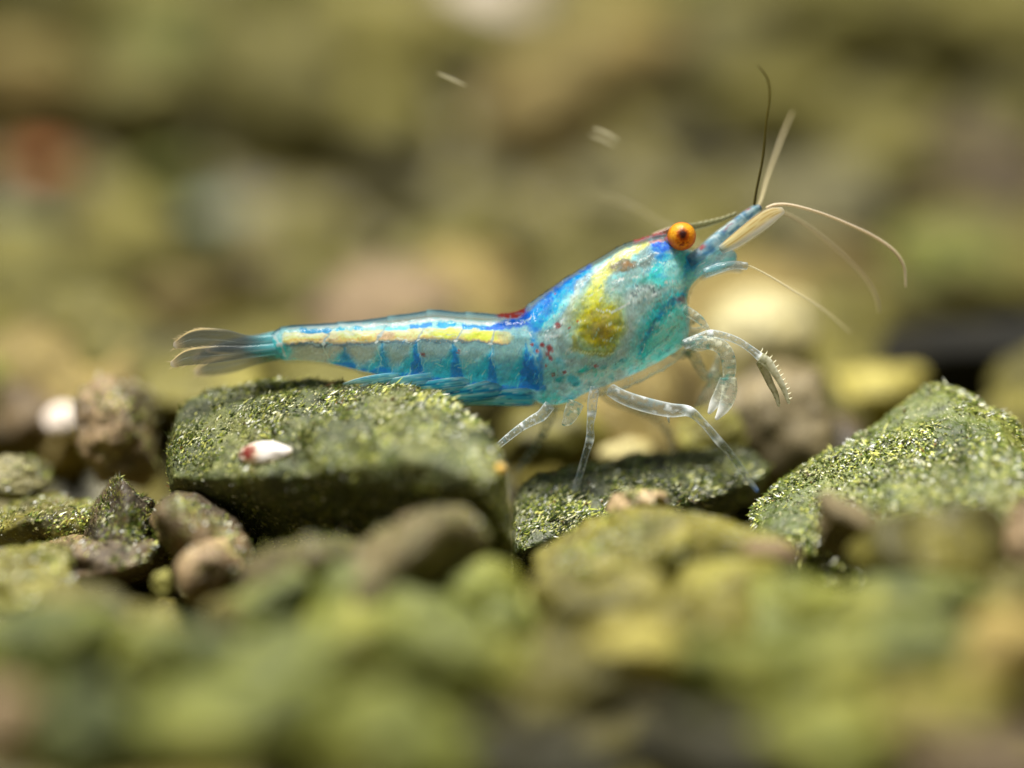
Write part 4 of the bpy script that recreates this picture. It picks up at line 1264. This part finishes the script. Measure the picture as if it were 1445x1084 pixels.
def leg(line, hw, joints, tip=None, label=None, alpha_mat=None, n=220):
    ht = [max(0.03, q * K * 0.9) for q in hw]
    return add_limb('leg', line, hw, ht, lambda w, u, s: clear(w, u, s, joints, tip), n=n, m=20, label=label)

def foot(bv, px, py):
    p, n = hit(bv, px, py)
    return depth_of(p)

fb = np.clip(foot(slab_bv, 809, 697), -2.5, 2.5)
fc = np.clip(foot(peak_bv, 1071, 694), -2.5, 2.5)
fa = np.clip(foot(rock_bv, 712, 626), -4, 3)
print('feet', fb, fc, fa)
leg([(776, 570, -0.9), (764, 585, -1.0), (750, 593, -1.0), (734, 603, -1.0), (716, 617, -1.1), (698, 632, -1.3)], [8, 8, 7, 5.5, 5, 3.5], (0.5,))
leg([(838, 545, -1.0), (834, 566, -1.1), (833, 582, -1.1), (831, 600, -1.0), (831, 618, -0.9 + 0.2 * fb), (825, 642, 0.4 * fb - 0.5), (819, 666, 0.7 * fb - 0.2), (809, 698, fb)], [7, 7, 6.5, 5, 6, 4.6, 4.6, 3], (0.25, 0.48))
lc = leg([(856, 548, -1.0), (876, 560, -1.1), (905, 570, -1.2), (940, 578, -1.2), (968, 580, -1.1), (988, 596, -0.9), (1010, 620, -0.6), (1026, 637, -0.4), (1048, 665, 0.5 * fc), (1070, 695, fc)], [9, 10, 10.5, 10, 7.5, 5.4, 6, 5.4, 4.6, 3], (0.43, 0.65), (60, 110, 180), 'long clear front walking leg with a blue tip')
def spine(line, r, name='leg_spine', cc=(246, 246, 240), parent=None):
    add_limb(name, line, [r, r * 0.7, r * 0.25], [r * K, r * K * 0.7, r * K * 0.25], lambda w, u, s: w.put(np.ones_like(u), cc, 0.9), n=12, m=8, parent=parent)
spine([(938, 586, -1.2), (939, 591, -1.2), (940, 597, -1.2)], 2.4, parent=lc)
# far-side partners of those legs
leg([(782, 572, 0.9), (776, 592, 1.1), (768, 612, 1.3), (758, 630, 1.6), (742, 654, 2.0), (730, 672, 2.4)], [8, 8, 6, 6, 5, 3], (0.4,))
leg([(846, 546, 0.9), (868, 562, 1.3), (900, 574, 1.7), (930, 590, 2.2), (950, 612, 2.6), (962, 640, 3.0)], [9, 10, 9, 7, 6, 3], (0.5,))

# raised first legs with combed claws
def claw_leg(dz, shift, combs=True):
    l = leg([(960, 488, dz), (980, 480, dz), (998, 473, dz), (1016, 475, dz), (1036, 482, dz), (1054, 494, dz - 0.1), (1068, 506, dz - 0.2)], [7, 7, 6.5, 5.5, 5, 5, 6.5], (0.35, 0.97), n=160)
    def fing(w, u, s):
        w.put(np.ones_like(u), (206, 206, 180), 0.6)
        w.put(np.clip((np.abs(s) - 0.5) * 4, 0, 1) * 0.8, (236, 234, 214), 0.95)
        g = noise(np.stack([u * 26, s * 2, np.zeros_like(u)], 1), 92)
        w.put(np.clip(g, 0, 0.8), (140, 140, 96), 0.7)
    for li, hw in (([(1064, 504, dz - 0.2), (1076, 512, dz - 0.25), (1088, 530, dz - 0.3), (1098, 548, dz - 0.3), (1106, 570, dz - 0.3)], [8, 7, 5, 4, 2]),
                   ([(1066, 508, dz - 0.1), (1074, 524, dz), (1082, 542, dz), (1089, 556, dz), (1094, 574, dz)], [7, 6, 5, 4, 2])):
        cl = add_limb('claw_finger', li, hw, [q * K * 0.8 for q in hw], fing, n=80, m=14, parent=l)
        if combs and li[0][0] == 1064:
            q = spline(np.column_stack([li, hw]), 13)
            for k in range(12):
                x, yv, d_, h_ = q[k]
                t = q[min(k + 1, 12)] - q[max(k - 1, 0)]
                t = t[:2] / np.linalg.norm(t[:2])
                nx_, ny_ = -t[1], t[0]
                if nx_ < 0:
                    nx_, ny_ = -nx_, -ny_
                spine([(x + nx_ * h_ * 0.6, yv + ny_ * h_ * 0.6, d_), (x + nx_ * (h_ + 3), yv + ny_ * (h_ + 2) - 1, d_), (x + nx_ * (h_ + 4), yv + ny_ * (h_ + 4) - 2, d_ - 0.05 * (k % 3))], 1.2, 'claw_bristle', (244, 240, 214), parent=l)
claw_leg(-0.9, 0)

# hanging folded claw legs under the head
def pale(w, u, s):
    w.put(np.ones_like(u), (176, 186, 178), 0.22)
    w.put(np.clip((np.abs(s) - 0.78) * 5, 0, 1) * 0.8, (226, 230, 222), 0.55)
    g = fbm(np.stack([w.x / 5, w.y / 5, np.zeros_like(u)], 1), 95, 3)
    w.put(np.clip(g * 1.6 - 0.35, 0, 0.85), (240, 240, 214), 0.8)
    w.put(np.clip(-g * 1.6 - 0.6, 0, 0.7), (60, 150, 140), 0.7)
def pale_tip(w, u, s):
    pale(w, u, s)
    w.put(sm(u, 0.45, 0.8) * 0.9, (246, 246, 244), 0.92)
l2 = add_limb('leg', [(966, 486, -0.8), (988, 484, -0.9), (1008, 488, -1.0), (1020, 500, -1.0), (1024, 520, -1.0), (1022, 540, -1.0)], [8, 9, 10, 10.5, 10, 7], [0.26, 0.26, 0.26, 0.25, 0.22, 0.18], pale, n=150, m=24)
add_limb('claw_finger', [(1024, 532, -1.0), (1024, 552, -1.0), (1018, 572, -1.0), (1005, 592, -1.0)], [10, 11, 9, 2], [0.2, 0.22, 0.2, 0.05], pale_tip, n=90, m=20, parent=l2)
add_limb('claw_finger', [(1020, 534, -0.8), (1012, 554, -0.8), (1004, 570, -0.8), (996, 584, -0.8)], [8, 8, 7, 2], [0.18, 0.18, 0.16, 0.05], pale_tip, n=90, m=20, parent=l2)
l3 = add_limb('leg', [(966, 490, 0.6), (980, 500, 0.6), (990, 518, 0.6), (1000, 532, 0.6), (1012, 522, 0.6), (1018, 500, 0.6)], [8, 8, 7, 6, 6, 4], [0.2, 0.2, 0.2, 0.18, 0.16, 0.1], pale, n=120, m=20)
add_limb('claw_finger', [(1016, 520, 0.7), (1010, 545, 0.7), (998, 562, 0.7), (984, 576, 0.7)], [9, 10, 8, 2], [0.18, 0.2, 0.18, 0.05], pale, n=90, m=20, parent=l3)
# mouthparts: short bristly palps in front of the gills
for k, (a, b, c_) in enumerate([((960, 436), (984, 452), (1002, 474)), ((952, 476), (984, 490), (1006, 486)), ((958, 460), (976, 468), (992, 462)), ((956, 470), (975, 480), (1000, 474)), ((962, 450), (978, 452), (990, 446)), ((948, 492), (966, 500), (984, 494))]):
    add_limb('mouth_palp', [(a[0], a[1], -0.6 + 0.3 * k), (b[0], b[1], -0.7 + 0.3 * k), (c_[0], c_[1], -0.7 + 0.2 * k)], [7, 6, 1.2], [0.16, 0.13, 0.03], pale, n=60, m=14)
# clear flap hanging at the last leg base
add_limb('gill_flap', [(812, 566, -0.9), (806, 580, -1.0), (800, 592, -1.0), (792, 599, -1.0)], [12, 11, 8, 2], [0.12, 0.1, 0.08, 0.03], pale, n=60, m=24)

# ---- threads drifting in the water
def thread(pts, r, label, d):
    line = np.array([P(x, yv, d) for x, yv in pts])
    q = spline(np.column_stack([line[:, [0, 2]], line[:, 1]]), 24)[:, [0, 2, 1]]
    m = 8
    t = np.gradient(q, axis=0)
    t /= np.linalg.norm(t, axis=1)[:, None]
    a = np.cross(t, [0, 1, 0.0])
    a /= np.linalg.norm(a, axis=1)[:, None]
    b = np.cross(t, a)
    an = np.linspace(0, 2 * math.pi, m, endpoint=False)
    rr = r * np.sin(np.linspace(0.25, math.pi - 0.25, 24))
    V_ = (q[:, None] + rr[:, None, None] * (np.cos(an)[None, :, None] * a[:, None] + np.sin(an)[None, :, None] * b[:, None])).reshape(-1, 3)
    i = np.arange(24 * m).reshape(24, m)
    j = np.roll(i, -1, 1)
    F_ = np.stack([i[:-1], i[1:], j[1:], j[:-1]], -1).reshape(-1, 4).tolist() + [list(map(int, i[0][::-1])), list(map(int, i[-1]))]
    col = np.column_stack([np.tile(lin((226, 220, 190)), (len(V_), 1)), np.full(len(V_), 0.6)])
    c = line.mean(0)
    tag(mesh_obj('drifting_thread', V_, F_, M_LIMB, origin=c, col=col), label, 'thread')
thread([(616, 103), (636, 111), (658, 121)], 0.05, 'fine pale thread drifting in the water above the shrimp abdomen', 1.5)
thread([(836, 180), (854, 187), (874, 198)], 0.06, 'short pale thread drifting in the water above the shrimp head', 2.0)
thread([(832, 190), (850, 197), (868, 206)], 0.05, 'fainter short thread just under the pale one near the head', 3.0)
